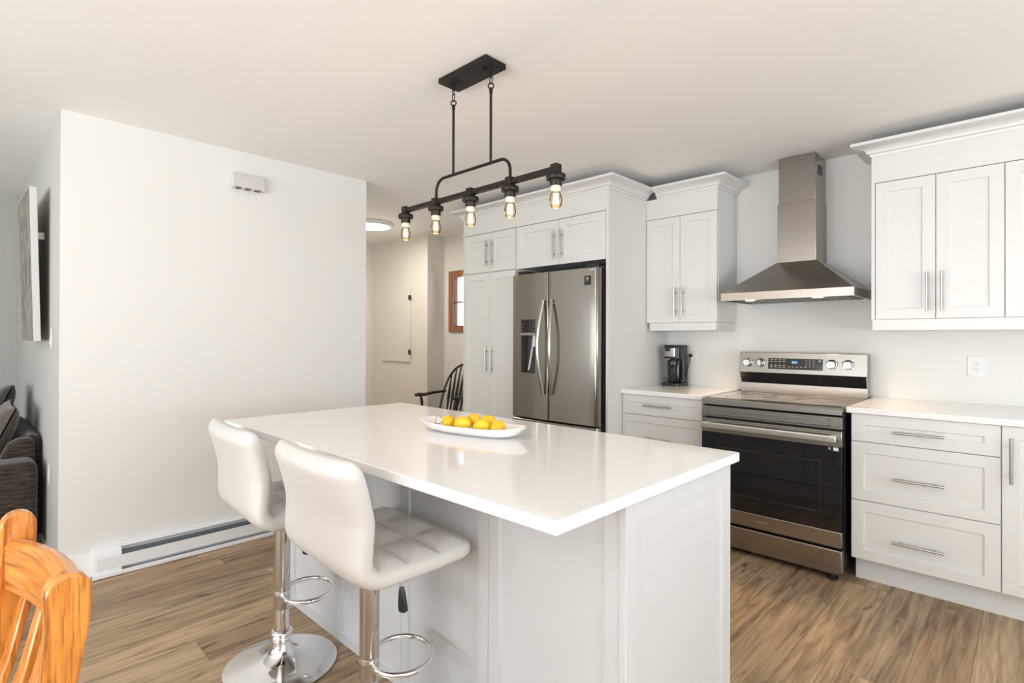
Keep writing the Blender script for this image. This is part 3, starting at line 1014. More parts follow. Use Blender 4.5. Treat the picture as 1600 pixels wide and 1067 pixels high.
for k in range(5):
    MB().lathe([(0, HY0 - .004), (.0065, HY0 - .004), (.007, HY0)], (-1.215 + k * .026 * 1.2, 0, 1.543), 'y', 14).build('push_button', CHROME, cn)
for x in (-1.31, -.925):
    ln = MB().lathe([(0, h0 - .001), (.026, h0 - .001), (.030, h0 + .003), (.030, h0 + .012)], (x, HY0 + .055, 0), 'z', 24).build('hood_lamp', HOODLED, cn)
    l = bpy.data.lights.new('hood_spot', 'SPOT'); l.energy = 11; l.color = (1, .72, .42); l.spot_size = R(110); l.spot_blend = .6; l.shadow_soft_size = .025
    lo = bpy.data.objects.new('hood_spot', l); COL.objects.link(lo); lo.location = (x, HY0 + .055, h0 - .012)

# ------------------------------------------------------------------ island
IX0, IX1, IY0, IY1, IZ = -2.600, -.716, 1.145, 1.764, .877
isl = thing('kitchen_island', 'white panelled kitchen island base with drawers facing the range', 'island', ((IX0 + IX1) / 2, (IY0 + IY1) / 2, 0))
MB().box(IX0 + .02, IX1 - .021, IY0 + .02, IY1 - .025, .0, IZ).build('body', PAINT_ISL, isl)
# seating side: framed panels between stiles
edges = [IX0 + .001, -2.135, -1.665, -1.205, -.737]
for i in range(4):
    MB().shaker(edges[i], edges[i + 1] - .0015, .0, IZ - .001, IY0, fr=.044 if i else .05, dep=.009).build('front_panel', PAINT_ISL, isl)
# end panels
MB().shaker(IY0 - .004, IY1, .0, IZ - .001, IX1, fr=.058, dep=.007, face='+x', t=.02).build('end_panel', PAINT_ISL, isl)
MB().box(IX0 - .001, IX0 + .019, IY0 + .02, IY1 - .01, 0, IZ - .001).build('end_panel', PAINT_ISL, isl)
# drawers and doors on the working side
wx = [IX0 + .02, -1.96, -1.34, IX1 - .022]
for i in range(3):
    a, b_ = wx[i] + G, wx[i + 1] - G
    for (z0, z1) in (((.745, .875), (.437, .742), (.129, .434)) if i == 2 else ((.745, .875), (.129, .742))):
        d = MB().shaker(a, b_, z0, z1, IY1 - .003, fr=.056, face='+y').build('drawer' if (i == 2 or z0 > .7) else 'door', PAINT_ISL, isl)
        c = (a + b_) / 2
        handle_h(d, c - .1, c + .1, IY1 - .003, (z0 + z1) / 2, s=1)
counter('countertop', 'large glossy white island countertop holding the lemon plate', -2.620, -.700, .854, 1.798, .878, .908)

# ------------------------------------------------------------------ lemon plate
PC = (-1.575, 1.405, .908)
pl = thing('serving_plate', 'oblong white ceramic plate with heart line drawings', 'plate', PC, R(11))


def plate_pt(a, s, h):
    # superellipse outline, s = scale, local
    n_ = 2.6
    ca, sa = math.cos(a), math.sin(a)
    x = math.copysign(abs(ca) ** (2 / n_), ca) * .243 * s[0]
    y = math.copysign(abs(sa) ** (2 / n_), sa) * .088 * s[1]
    tip = .012 * (abs(x) / .243) ** 3
    return (x, y, h + (tip if h > .02 else 0))


prof = [((0, 0), .0005), ((.62, .50), .0005), ((.66, .55), .0005), ((.86, .84), .016), ((1.0, 1.0), .036), ((.985, .965), .0375), ((.955, .92), .0345), ((.82, .78), .017), ((.62, .52), .0065), ((0, 0), .006)]
vs_ = []; fs = []; n_ = 64; idx = []
for (s, h) in prof:
    if s == (0, 0):
        idx.append([len(vs_)]); vs_.append((0, 0, h))
    else:
        idx.append(list(range(len(vs_), len(vs_) + n_)))
        vs_ += [plate_pt(2 * PI * k / n_, s, h) for k in range(n_)]
for a, b_ in zip(idx, idx[1:]):
    for k in range(n_):
        k2 = (k + 1) % n_
        if len(a) == 1: fs.append((a[0], b_[k2], b_[k]))
        elif len(b_) == 1: fs.append((a[k], a[k2], b_[0]))
        else: fs.append((a[k], a[k2], b_[k2], b_[k]))
dish = MB().add(vs_, fs).build('dish', CERAMIC, pl, smooth=60, local=True)
from mathutils.bvhtree import BVHTree
dish_tree = BVHTree.FromPolygons([Vector(p) for p in vs_], fs)
for (hx, hy) in ((-.200, .040), (-.162, .047)):
    out = []
    for k in range(28):
        t = 2 * PI * k / 28
        a_ = .0150 * math.sin(t) ** 3
        b2 = .0120 * math.cos(t) - .0046 * math.cos(2 * t) - .0018 * math.cos(3 * t)
        hit = dish_tree.ray_cast(Vector((hx + a_, hy + b2 * 1.5, .2)), Vector((0, 0, -1)))[0]
        out.append((hit.x, hit.y, hit.z + .0006))
    MB().tube(out, .0009, 5, closed=True).build('heart_drawing', INK, pl, local=True)

lem = []
for (t, q_, dz, yaw, tilt, lab) in (
        (-.102, -.014, .0385, 101, 6, 'yellow lemon at the left end of the row, touching the heart drawings'),
        (-.016, .036, .0455, 20, 5, 'yellow lemon in the back row, left one of the two'),
        (-.029, -.020, .0385, 11, -4, 'large yellow lemon in front, lying lengthwise left of centre'),
        (.054, .036, .0455, 4, 4, 'yellow lemon in the back row, right one of the two'),
        (.068, -.020, .0385, 205, 6, 'yellow lemon in front, right of centre, with its tip to the left'),
        (.135, -.014, .0385, 108, -8, 'yellow lemon at the right end of the row')):
    c_, s_ = math.cos(R(11)), math.sin(R(11))
    lem.append((PC[0] + t * c_ - q_ * s_, PC[1] + t * s_ + q_ * c_, PC[2] + dz, yaw, tilt, lab))


def lemon_mesh():
    m = MB(); prof = []
    for i in range(25):
        t = i / 24; a = PI * t
        zz = -math.cos(a) * .033
        r_ = .0275 * math.sin(a) ** .85
        if t > .86: zz += .006 * ((t - .86) / .14); r_ += .002 * math.sin((t - .86) / .14 * PI)
        if t < .10: zz -= .002 * (1 - t / .10)
        prof.append((r_ if 0 < i < 24 else 0, zz))
    m.lathe(prof, (0, 0, 0), 'x', 28)
    return m


for i, (x, y, z, yaw, tilt, lab) in enumerate(lem):
    if i == 0:
        o = lemon_mesh().build('lemon', LEMON, None, smooth=180); base_lemon = o
        MB().lathe([(0, 0), (.003, .0), (.0035, .002), (.002, .0035), (0, .0035)], (-.0365, 0, 0), 'x', 10).build('stem_end', principled('lemon_stem', (.20, .17, .05), .7), o, local=True)
    else:
        o = dup(base_lemon, (0, 0, 0), 0)
    o.location = (x, y, z); o.rotation_euler = (0, R(tilt), R(yaw))
    s = (1.0, .96, 1.06, .98, 1.02, .97)[i]
    o.scale = (s, s, s)
    tag(o, lab, 'lemon', 'lemons on the white plate')

# ------------------------------------------------------------------ coffee maker
cf = thing('coffee_maker', 'small black single-serve coffee maker with a steel band on the counter', 'coffee maker', (-1.990, 3.86, ZC))
cf.scale = (.86, 1, 1)
def rrect(x0, x1, y0, y1, r, n=6):
    p = []
    for (cx, cy, a0) in ((x1 - r, y1 - r, 0), (x0 + r, y1 - r, PI / 2), (x0 + r, y0 + r, PI), (x1 - r, y0 + r, 1.5 * PI)):
        p += [(cx + r * math.cos(a0 + PI / 2 * i / n), cy + r * math.sin(a0 + PI / 2 * i / n)) for i in range(n + 1)]
    return p
MB().prism(rrect(-.088, .082, -.085, .085, .025), 0.0, .022, 'z').build('base', BLACKPL, cf, local=True, bevel=.003)
MB().prism(rrect(-.070, .078, .010, .080, .018), .022, .215, 'z').build('tower', BLACKPL, cf, local=True, bevel=.002)
MB().prism(rrect(-.076, .078, -.075, .080, .03), .208, .292, 'z').build('head', BLACKPL, cf, local=True, bevel=.003)
MB().prism(rrect(-.078, .080, -.077, .082, .03), .2925, .309, 'z').build('lid', BLACKPL, cf, local=True, bevel=.006, seg=3)
band = MB().prism(rrect(-.078, .058, -.0785, .03, .03), .222, .286, 'z').build('steel_band', STEEL_H, cf, local=True)
MB().box(-.050, -.005, -.084, -.07, .262, .300).build('lid_latch', BLACKPL, cf, local=True, bevel=.003)
text_mesh('brewer', .010, (-1.975 - .03, 3.86 - .0789, ZC + .247), 'lettering', GREYTXT, band, depth=.0003) if False else None
mug = MB().lathe([(0, .024), (.046, .024), (.050, .030), (.054, .16), (.056, .185), (.050, .197), (0, .199)], (-.004, -.022, 0), 'z', 32).build('travel_mug', principled('gloss_black_mug', (.012, .013, .016), .12), cf, local=True)
MB().tube([(.046, -.03, .05), (.050, -.045, .08), (.050, -.045, .13), (.046, -.03, .17)], .004, 10).build('mug_handle', NICKEL, cf, local=True)
for s in (-1, 1):
    MB().tube([(s * .083 - .003 + .018 * s * math.sin(a), -.02, .040 + .015 * math.cos(a)) for a in [k * 2 * PI / 14 for k in range(14)]], .003, 6, closed=True).build('cord_loop', BLACKPL, cf, local=True)
MB().tube([(.082, .03, .07), (.084, .05, .12), (.082, .085, .18), (.080, .095, .222), (.082, .098, .228)], .0032, 8).build('power_cord', BLACKPL, cf, local=True)
MB().box(.070, .100, .090, .1125, .216, .240).build('plug', BLACKPL, cf, local=True, bevel=.005)

# ------------------------------------------------------------------ outlets, switches
def outlet(x, y, z, label, wd=.036):
    t = thing('outlet', label, 'outlet', (x, y, z))
    MB().box(-wd, wd, -.005, -.0005, -.057, .057).build('cover_plate', WHITEPL, t, local=True, bevel=.0025)
    MB().box(-.0165, .0165, -.0075, -.0045, -.034, .034).build('receptacle', WHITEPL, t, local=True, bevel=.001)
    s = MB()
    for zz in (.016, -.018):
        s.box(-.0075, -.0055, -.0080, -.0072, zz, zz + .008).box(.0055, .0075, -.0080, -.0072, zz, zz + .008).box(-.002, .002, -.0080, -.0072, zz - .009, zz - .005)
    s.build('slots', BLACKMAT, t, local=True)
    return t


outlet(-1.918, YB, 1.130, 'white wall outlet beside the coffee maker with a plug in it', .038)
outlet(-.243, YB, 1.130, 'white wall outlet above the countertop right of the range', .039)
sw = thing('light_switch', 'white light switch at the corner beside the leaning canvas picture', 'switch', (-3.86, .385, 1.27))
MB().box(-.036, .036, -.005, -.0005, -.058, .058).build('cover_plate', WHITEPL, sw, local=True, bevel=.002)
MB().prism([(-.005, -.034), (-.011, -.030), (-.006, .033), (-.005, .034)], -.016, .016, 'x').build('rocker', WHITEPL, sw, local=True)
sp2 = thing('outlet', 'white outlet low on the grey wall beside the brown sofa', 'outlet', (-3.93, .385, .52))
MB().box(-.036, .036, -.005, -.0005, -.057, .057).build('cover_plate', WHITEPL, sp2, local=True, bevel=.002)
MB().box(-.0165, .0165, -.0075, -.0045, -.034, .034).build('receptacle', WHITEPL, sp2, local=True)

# alarm / chime box on the plain wall
ch = thing('door_chime', 'white vented rectangular box high on the plain wall', 'wall box', (XW, 1.305, 2.21))
MB().prism([(.0, .003), (.030, .0), (.035, .006), (.035, .090), (.031, .096), (.0, .096)], -.100, .100, 'y').build('cover', GREYPL, ch, local=True, bevel=.003)
MB().box(.0, .0365, -.094, -.088, .004, .095).build('side_groove', WHITEPL, ch, local=True)
vg = MB()
for a in (-.075, -.020, .040):
    for k in range(4):
        vg.box(.008, .0365, a + k * .0085, a + k * .0085 + .004, -.0015, .009)
vg.build('vent_slots', VENT, ch, local=True)

# ------------------------------------------------------------------ baseboard heater
ht = thing('baseboard_heater', 'long white electric baseboard heater under the plain wall', 'heater', (XW, .52, 0))
L = 1.60
MB().box(.0, .012, 0, L, .004, .155).build('back_plate', HEATW, ht, local=True, bevel=.003)
for (a, b_) in ((0, .130), (L - .130, L)):
    MB().prism([(.0, .008), (.066, .008), (.066, .030), (.060, .040), (.060, .112), (.056, .128), (.040, .152), (0, .155)], a, b_, 'y').build('end_cap', HEATW, ht, local=True, bevel=.003)
MB().prism([(.056, .042), (.062, .042), (.062, .106), (.058, .106)], .02, L - .02, 'y').build('front_cover', HEATW, ht, local=True)
MB().prism([(.012, .155), (.040, .152), (.044, .146), (.038, .144), (.012, .147)], .130, L - .130, 'y').build('top_lip', HEATW, ht, local=True)
MB().prism([(.012, .004), (.068, .004), (.068, .022), (.064, .026), (.060, .022), (.012, .012)], 0, L, 'y').build('bottom_lip', HEATW, ht, local=True)
fn = MB()
fn.box(.012, .046, .131, L - .131, .050, .118)
fn.build('heating_element', HEATD, ht, local=True)

# ------------------------------------------------------------------ hallway panel and lamp
ap = thing('access_panel', 'white wooden panel door with two black hinges on the hallway wall', 'panel', (-5.548, 3.74, .994))
MB().box(-.300, .294, -.020, -.0005, 0, .872).build('panel_board', WALL_CREAM, ap, local=True, bevel=.004)
for z in (.117, .753):
    h = MB().box(.268, .312, -.0235, -.0205, z - .026, z + .026).tube([(.292, -.026, z - .030), (.292, -.026, z + .030)], .005, 8)
    h.build('hinge', BLACKMAT, ap, local=True)
cl = thing('ceiling_light', 'round flat white ceiling light glowing in the hallway', 'light', (-4.90, 2.98, CH))
MB().lathe([(0, -.0005), (.215, -.0005), (.220, -.006), (.220, -.030), (.212, -.038), (.200, -.040), (.200, -.032), (0, -.032)], (0, 0, 0), 'z', 48).build('rim', WHITEPL, cl, local=True)
MB().lathe([(0, -.046), (.12, -.045), (.196, -.040), (.199, -.034), (0, -.033)], (0, 0, 0), 'z', 48).build('diffuser', LEDW, cl, local=True)
l = bpy.data.lights.new('hall_lamp', 'AREA'); l.shape = 'DISK'; l.size = .36; l.energy = 8.5; l.color = (1, .90, .76)
lo = bpy.data.objects.new('hall_lamp', l); COL.objects.link(lo); lo.location = (-4.90, 2.98, CH - .05)
l = bpy.data.lights.new('hall_lamp_glow', 'POINT'); l.energy = 1.5; l.color = (1, .90, .76); l.shadow_soft_size = .1
lo = bpy.data.objects.new('hall_lamp_glow', l); COL.objects.link(lo); lo.location = (-4.90, 2.98, CH - .35)

# ------------------------------------------------------------------ hallway windsor armchair
wc = thing('windsor_armchair', 'black spindle-back wooden armchair in the hallway nook', 'chair', (-4.43, 3.56, 0), R(187))
# local: faces +y (front), width along x
seat = MB()
sp_ = []
for k in range(32):
    a = 2 * PI * k / 32
    sp_.append((math.copysign(abs(math.cos(a)) ** .8, math.cos(a)) * .25, math.copysign(abs(math.sin(a)) ** .8, math.sin(a)) * .22))
seat.prism(sp_, .42, .455, 'z').build('seat', DARKWOOD, wc, local=True, bevel=.01, seg=3)


def recl(z): return -.19 - (z - .45) * .28


hoop = []
for k in range(25):
    a = PI * k / 24
    x = -.235 * math.cos(a)
    z = .45 + .17 + (.42) * math.sin(a) ** .75 if 0 < k < 24 else .45
    z = .45 + .54 * (math.sin(a) ** .62)
    hoop.append((x * (1 - .0), recl(z) + .02 * (abs(x) / .235), z))
MB().tube(hoop, .013, 10).build('back_hoop', DARKWOOD, wc, local=True)
for k in range(7):
    x = -.165 + k * .055
    zt = .45 + .54 * (math.sqrt(max(0, 1 - (x / .235) ** 2)) ** .62)
    p0 = Vector((x * .85, recl(.45) , .45)); p1 = Vector((x, recl(zt) + .02 * abs(x) / .235, zt - .005))
    MB().tube([p0.lerp(p1, t) for t in (0, .2, .4, .6, .85, 1)], [.009, .012, .018, .016, .009, .008], 8, flat=.8).build('spindle', DARKWOOD, wc, local=True)
for s in (-1, 1):
    MB().tube([(s * .222, recl(.70), .695), (s * .245, -.10, .690), (s * .262, .02, .675), (s * .275, .10, .680), (s * .268, .135, .678)], [.014, .017, .018, .022, .016], 10, flat=1.2).build('armrest', DARKWOOD, wc, local=True)
    MB().tube([(s * .225, .06, .45), (s * .238, .065, .50), (s * .242, .068, .56), (s * .250, .07, .62), (s * .262, .072, .672)], [.011, .018, .012, .017, .009], 10).build('arm_post', DARKWOOD, wc, local=True)
for sx in (-1, 1):
    for sy in (-1, 1):
        MB().tube([(sx * .17, sy * .13, .425), (sx * .19, sy * .155, .30), (sx * .21, sy * .18, .15), (sx * .225, sy * .20, .0)], [.014, .020, .018, .011], 10).build('leg', DARKWOOD, wc, local=True)
    MB().tube([(sx * .205, -.17, .18), (sx * .205, 0, .185), (sx * .205, .17, .18)], [.009, .013, .009], 8).build('stretcher', DARKWOOD, wc, local=True)
MB().tube([(-.205, 0, .185), (0, 0, .185), (.205, 0, .185)], [.009, .013, .009], 8).build('stretcher', DARKWOOD, wc, local=True)

# ------------------------------------------------------------------ pendant light bar
pd = thing('pendant_light', 'black linear pendant lamp with five exposed bulbs over the island', 'light', (-1.785, 1.585, CH))
PY = 1.585
MB().box(-1.943, -1.630, PY - .060, PY + .060, 2.425, CH - .001).build('canopy', IRON, pd, bevel=.003)
for x in (-1.870, -1.700):
    MB().lathe([(0, -.012), (.006, -.012), (.008, -.006), (.008, 0)], (x, PY, 2.425), 'z', 12).build('screw_cap', IRON, pd)


def link(m, c, rx, rz, ang, r=.0022):
    pts = []
    for k in range(18):
        a = 2 * PI * k / 18
        h = rx * math.cos(a)
        pts.append((c[0] + h * math.cos(ang), c[1] + h * math.sin(ang), c[2] + rz * math.sin(a)))
    m.tube(pts, r, 6, closed=True)


for x in (-1.907, -1.661):
    c = MB()
    link(c, (x, PY, 2.414), .007, .013, 0)
    link(c, (x, PY, 2.394), .006, .012, PI / 2)
    link(c, (x, PY, 2.372), .008, .018, 0)
    c.build('chain_links', IRON, pd)
    c = MB(); link(c, (x, PY, 2.346), .012, .012, PI / 5, .003)
    c.build('ring', IRON, pd)
    MB().tube([(x, PY, 2.334), (x, PY, 2.022)], .0058, 12).tube([(x, PY, 2.337), (x, PY, 2.318)], .0078, 12).build('rod', IRON, pd)
zb, ztp = 1.925, 2.020
pts = [(-2.030, PY, zb), (-2.030, PY, ztp - .055)] + [(-2.030 + .055 - .055 * math.cos(a), PY, ztp - .055 + .055 * math.sin(a)) for a in [PI / 2 * i / 8 for i in range(1, 9)]]
pts += [(-1.546 - .055 + .055 * math.sin(a), PY, ztp - .055 + .055 * math.cos(a)) for a in [PI / 2 * i / 8 for i in range(0, 8)]] + [(-1.546, PY, ztp - .055), (-1.546, PY, zb)]
MB().tube(pts, .0068, 12).build('arched_tube', IRON, pd)
MB().box(-2.270, -1.312, PY - .011, PY + .011, 1.906, 1.928).build('bar', IRON, pd, bevel=.002)
for i, x in enumerate((-2.277, -2.034, -1.788, -1.546, -1.305)):
    MB().box(x - .016, x + .016, PY - .016, PY + .016, 1.903, 1.936).build('bar_clamp', IRON, pd, bevel=.002)
    so = MB().lathe([(0, 1.905), (.014, 1.905), (.014, 1.899), (.035, 1.897), (.037, 1.894), (.037, 1.880), (.035, 1.877), (.0235, 1.876), (.0235, 1.856), (.022, 1.853), (0, 1.853)], (x, PY, 0), 'z', 28).build('socket', IRON, pd)
    MB().lathe([(0, 1.854), (.019, 1.854), (.019, 1.843), (.017, 1.838), (0, 1.838)], (x, PY, 0), 'z', 20).build('socket_collar', SOCKETW, so)
    bu = MB().lathe([(.0135, 1.840), (.0150, 1.832), (.0195, 1.822), (.0235, 1.808), (.0245, 1.797), (.0230, 1.785), (.0175, 1.774), (.009, 1.768), (0, 1.7665)], (x, PY, 0), 'z', 28).build('bulb', BULBGLASS, pd, smooth=180)
    fi_ = MB()
    for k in range(4):
        a = k * PI / 2 + .4
        fi_.tube([(x + .006 * math.cos(a), PY + .006 * math.sin(a), 1.824), (x + .009 * math.cos(a), PY + .009 * math.sin(a), 1.786)], 0.0026, 6)
    fi_.build('filament', FILAMENT, bu)
    l = bpy.data.lights.new('bulb_glow', 'POINT'); l.energy = .45; l.color = (1, .68, .40); l.shadow_soft_size = .018
    lo = bpy.data.objects.new('bulb_glow', l); COL.objects.link(lo); lo.location = (x, PY, 1.797)

# ------------------------------------------------------------------ bar stools
def lerp_path(path, t):
    ls = [(path[i + 1] - path[i]).length for i in range(len(path) - 1)]
    T = sum(ls) * t; i = 0
    while i < len(ls) - 1 and T > ls[i]: T -= ls[i]; i += 1
    d = (path[i + 1] - path[i]).normalized()
    return path[i] + d * T, d


def stool_cushion():
    """one-piece upholstered L shell: seat then curved back; local, facing +y"""
    path = [Vector((.219, .640)), Vector((.15, .635)), Vector((.06, .630)), Vector((-.02, .628))]
    for a in [i * PI / 2 / 8 for i in range(1, 9)]:
        path.append(Vector((-.085 - .068 * math.sin(a) + .0, .628 + .065 * (1 - math.cos(a)))))
    path[3] = Vector((-.085, .628))
    path += [Vector((-.160, .75)), Vector((-.172, .82)), Vector((-.190, .89)), Vector((-.214, .957))]
    # smooth tangents
    NT, NX = 140, 96
    W = .250
    tot = sum((path[i + 1] - path[i]).length for i in range(len(path) - 1))
    seatfrac = .30 / tot
    vs_ = []; fs = []
    dense = [lerp_path(path, i / 300)[0] for i in range(301)]
    for _ in range(70):
        dense = [dense[0]] + [(dense[i - 1] + dense[i] * 2 + dense[i + 1]) / 4 for i in range(1, 300)] + [dense[300]]
    path = dense
    pts = []
    for i in range(NT + 1):
        t = i / NT
        tt = min(max(t, 0.0005), .9995)
        p, _ = lerp_path(path, tt)
        a, _ = lerp_path(path, max(0, tt - .03)); b, _ = lerp_path(path, min(1, tt + .03))
        d = (b - a).normalized(); nrm = Vector((-d.y, d.x))  # towards inside?
        # d goes back (-y) on the seat; inside (sitter) side is +z on the seat
        if t < .3 and nrm.y < 0: nrm = -nrm
        if t >= .3:
            n2 = Vector((d.y, -d.x))
            nrm = n2 if n2.x > 0 or (n2.y > 0 and abs(n2.x) < .3) else -n2
        pts.append((t, p, nrm))
    def half(t):
        s = t * tot
        h = .036
        e = min(s, tot - s)
        re = .040
        if e < re: h *= math.sqrt(max(0.0, 1 - ((re - e) / re) ** 2)) * .96 + .04
        return h
    def widthf(t):
        s = t * tot
        e = min(s, tot - s); r_ = .045
        wv = W
        if e < r_: wv -= (r_ - math.sqrt(max(0, r_ * r_ - (r_ - e) ** 2))) * .8
        return wv
    rings = []
    for (t, p, nrm) in pts:
        h = half(t); wv = widthf(t)
        ring = []
        for k in range(NX):          # around the cross-section: top side, then underside
            hN = NX // 2
            top_side = k < hN
            u_ = -1 + 2 * (k + .5) / hN if top_side else 1 - 2 * (k - hN + .5) / hN
            ux = .35 * u_ + .65 * math.sin(u_ * PI / 2)
            off = h * max(0.0, 1 - abs(ux) ** 9) ** (1 / 2.2) * (1 if top_side else -1)
            if top_side:
                # tufted inner side
                x_ = ux * wv
                s = t * tot
                gx = abs(((x_ / (2 * W)) * 3 + .5 + 10) % 1 - .5) ; gx = .5 - gx
                gx = min(((x_ + W) / (2 * W) * 3) % 1, 1 - ((x_ + W) / (2 * W) * 3) % 1)
                gt = min((s / .105 - .2) % 1, 1 - (s / .105 - .2) % 1)
                edge = 1 if (abs(x_) < W * .93 and .04 < t < .95) else 0
                puff = (1 - math.exp(-(gx * 9) ** 1.0)) * (1 - math.exp(-(gt * 9) ** 1.0))
                puff = min(math.sin(PI * gx), math.sin(PI * gt)) ** .55
                fade = min(1, max(0, (W - abs(x_)) / (W * .18))) * min(1, (1 - t) / .06, t / .05)
                off += fade * (puff - .72) * .022
            # slight lateral curve of the backrest
            cv = 0
            if t > seatfrac + .1: cv = .030 * (ux * wv / W) ** 2 * min(1, (t - seatfrac - .1) / .2)
            ring.append((ux * wv, p.x + nrm.x * off + cv, p.y + nrm.y * off))
        rings.append(ring)
    n_ = NX
    for r_ in rings: vs_ += r_
    for i in range(len(rings) - 1):
        for k in range(n_):
            k2 = (k + 1) % n_
            fs.append((i * n_ + k, i * n_ + k2, (i + 1) * n_ + k2, (i + 1) * n_ + k))
    fs.append(tuple(range(n_))); fs.append(tuple((len(rings) - 1) * n_ + k for k in range(n_)))
    return MB().add(vs_, fs)


def resample(nx):
    pass


st = thing('bar_stool', 'white tufted leather bar stool nearest the camera', 'bar stool', (0, 0, 0), 0, 'white bar stools at the island')
stool_cushion().build('seat_shell', LEATHER, st, smooth=180, local=True)
MB().lathe([(0, 0), (.200, 0), (.207, .003), (.207, .008), (.19, .014), (.14, .022), (.09, .033), (.058, .048), (.042, .064), (.034, .084), (.031, .098), (0, .098)], (0, 0, 0), 'z', 56).build('base', CHROME, st, local=True, smooth=60)
MB().lathe([(.030, .096), (.038, .100), (.041, .108), (.036, .116), (.040, .122), (.042, .130), (.034, .138), (.028, .140)], (0, 0, 0), 'z', 36).build('collar', CHROME, st, local=True, smooth=60)
MB().lathe([(0, .098), (.0265, .098), (.0265, .225), (0, .225)], (0, 0, 0), 'z', 32).build('column', CHROME, st, local=True)
MB().lathe([(0, .222), (.030, .222), (.0305, .224), (.0305, .585), (0, .585)], (0, 0, 0), 'z', 36).build('sleeve', SLEEVE, st, local=True)
MB().box(-.09, .09, -.075, .09, .578, .594).build('mounting_plate', BLACKMAT, st, local=True, bevel=.003)
fa = R(-33)
fp = []
for (d, s) in ((.010, -.034), (.018, -.062), (.045, -.094), (.085, -.110), (.130, -.104), (.168, -.076), (.188, -.040), (.193, 0)):
    fp.append((d, s))
fp = fp + [(d, -s) for d, s in fp[-2::-1]]
q = []
for d, s in fp:
    q.append((s * math.cos(fa) - d * math.sin(fa), s * math.sin(fa) + d * math.cos(fa), .285))
# smooth path by chaikin
for _ in range(2):
    q2 = [q[0]]
    for a, b_ in zip(q, q[1:]):
        a = Vector(a); b_ = Vector(b_)
        q2 += [tuple(a.lerp(b_, .25)), tuple(a.lerp(b_, .75))]
    q2.append(q[-1]); q = q2
ft = MB().tube(q, .0085, 12)
ft.tube([(0, 0, .278), (0, 0, .292)], .0316, 28)
ft.build('footrest', CHROME, st, local=True)
MB().tube([(.02, .0, .574), (.06, .035, .570), (.095, .05, .555), (.100, .052, .520)], .004, 8).build('lever', CHROME, st, local=True)
lv = MB().tube([(.100, .052, .522), (.101, .052, .510), (.104, .053, .470), (.106, .054, .452), (.106, .054, .447)], [.008, .0115, .0175, .0175, .010], 16, flat=.75)
lv.build('lever_grip', BLACKPL, st, local=True)
st.location = (-1.492, .910, 0); st.rotation_euler = (0, 0, R(-2))
st2 = dup(st, (-2.128, .908, 0), R(-4), 'white tufted leather bar stool farther from the camera, nearer the plain wall')

# ------------------------------------------------------------------ oak dining chair
oc = thing('dining_chair', 'honey oak slat-back dining chair in the near left corner', 'chair', (-1.110, -.1425, 0), R(183.5))
# local: faces +y ; back at -y. world x = -1.125 - lx ; world y = -.13 - ly
def post(lx, name='back_post'):
    m = MB(); pts = []
    # profile in (y,z): board with rounded top, leaning back
    cl_ = [(-.200, .0, .034), (-.185, .25, .038), (-.175, .45, .040), (-.205, .66, .038), (-.232, .82, .038), (-.241, .90, .047), (-.241, .935, .050)]
    left = []; right = []
    for (y, z, w_) in cl_:
        left.append((y - w_ / 2, z)); right.append((y + w_ / 2, z))
    top = [(-.241 + .025 * math.cos(a), .940 + .027 * math.sin(a)) for a in [PI * i / 10 for i in range(11)]]
    poly = right + top + left[::-1]
    m.prism(poly, lx - .014, lx + .014, 'x')
    return m.build(name, OAK, oc, local=True, bevel=.004, seg=3, smooth=30)


post(-.195); post(.195)


def cy_(lx):   # plan curve of the back (bulges to -y local = away from camera)
    u = lx / .185
    return -.236 - .030 * (1 - u * u)


rl = MB()
n_ = 24
vs_ = []; fs = []
for i in range(n_ + 1):
    lx = -.182 + .364 * i / n_
    u = lx / .182
    y = cy_(lx)
    zt = .918 + .006 * (1 - u * u); zb_ = .832 - .004 * (1 - u * u)
    th = .016
    sec = [(y - th, zb_ + .004), (y - th, zt - .008), (y - th * .4, zt), (y + th * .4, zt), (y + th, zt - .008), (y + th - .002, zb_ + .004), (y + th * .4, zb_), (y - th * .4, zb_)]
    vs_ += [(lx, a, b_) for a, b_ in sec]
for i in range(n_):
    for k in range(8):
        k2 = (k + 1) % 8
        fs.append((i * 8 + k, i * 8 + k2, (i + 1) * 8 + k2, (i + 1) * 8 + k))
fs.append(tuple(range(8))); fs.append(tuple(n_ * 8 + k for k in range(8)))
rl.add(vs_, fs).build('crest_rail', OAK_RAIL, oc, local=True, smooth=40)
for k in range(5):
    lx = -.132 + .066 * k
    y0 = cy_(lx) + .004
    pts = [(lx, y0, .836), (lx * 1.0, y0 + .022, .74), (lx * .97, y0 + .055, .64), (lx * .93, -.175, .455)]
    m = MB()
    vs2 = []; fs2 = []
    ws = (.017, .021, .024, .018)
    for (p, w_) in zip(pts, ws):
        vs2 += [(p[0] - w_, p[1] - .006, p[2]), (p[0] + w_, p[1] - .006, p[2]), (p[0] + w_, p[1] + .006, p[2]), (p[0] - w_, p[1] + .006, p[2])]
    for i in range(3):
        for j in range(4):
            j2 = (j + 1) % 4
            fs2.append((i * 4 + j, i * 4 + j2, (i + 1) * 4 + j2, (i + 1) * 4 + j))
    fs2.append((0, 1, 2, 3)); fs2.append((12, 13, 14, 15))
    m.add(vs2, fs2).build('slat', OAK, oc, local=True, bevel=.003)
sq = [(-.205, -.20), (.205, -.20), (.235, .19), (.20, .225), (-.20, .225), (-.235, .19)]
MB().prism(sq, .425, .455, 'z').build('seat', OAK, oc, local=True, bevel=.012, seg=3)
for s in (-1, 1):
    MB().tube([(s * .195, .185, .0), (s * .192, .18, .22), (s * .188, .175, .425)], [.015, .021, .019], 14).build('leg', OAK, oc, local=True)
    MB().tube([(s * .192, .18, .2), (s * .194, -.18, .2)], .011, 10).build('stretcher', OAK, oc, local=True)

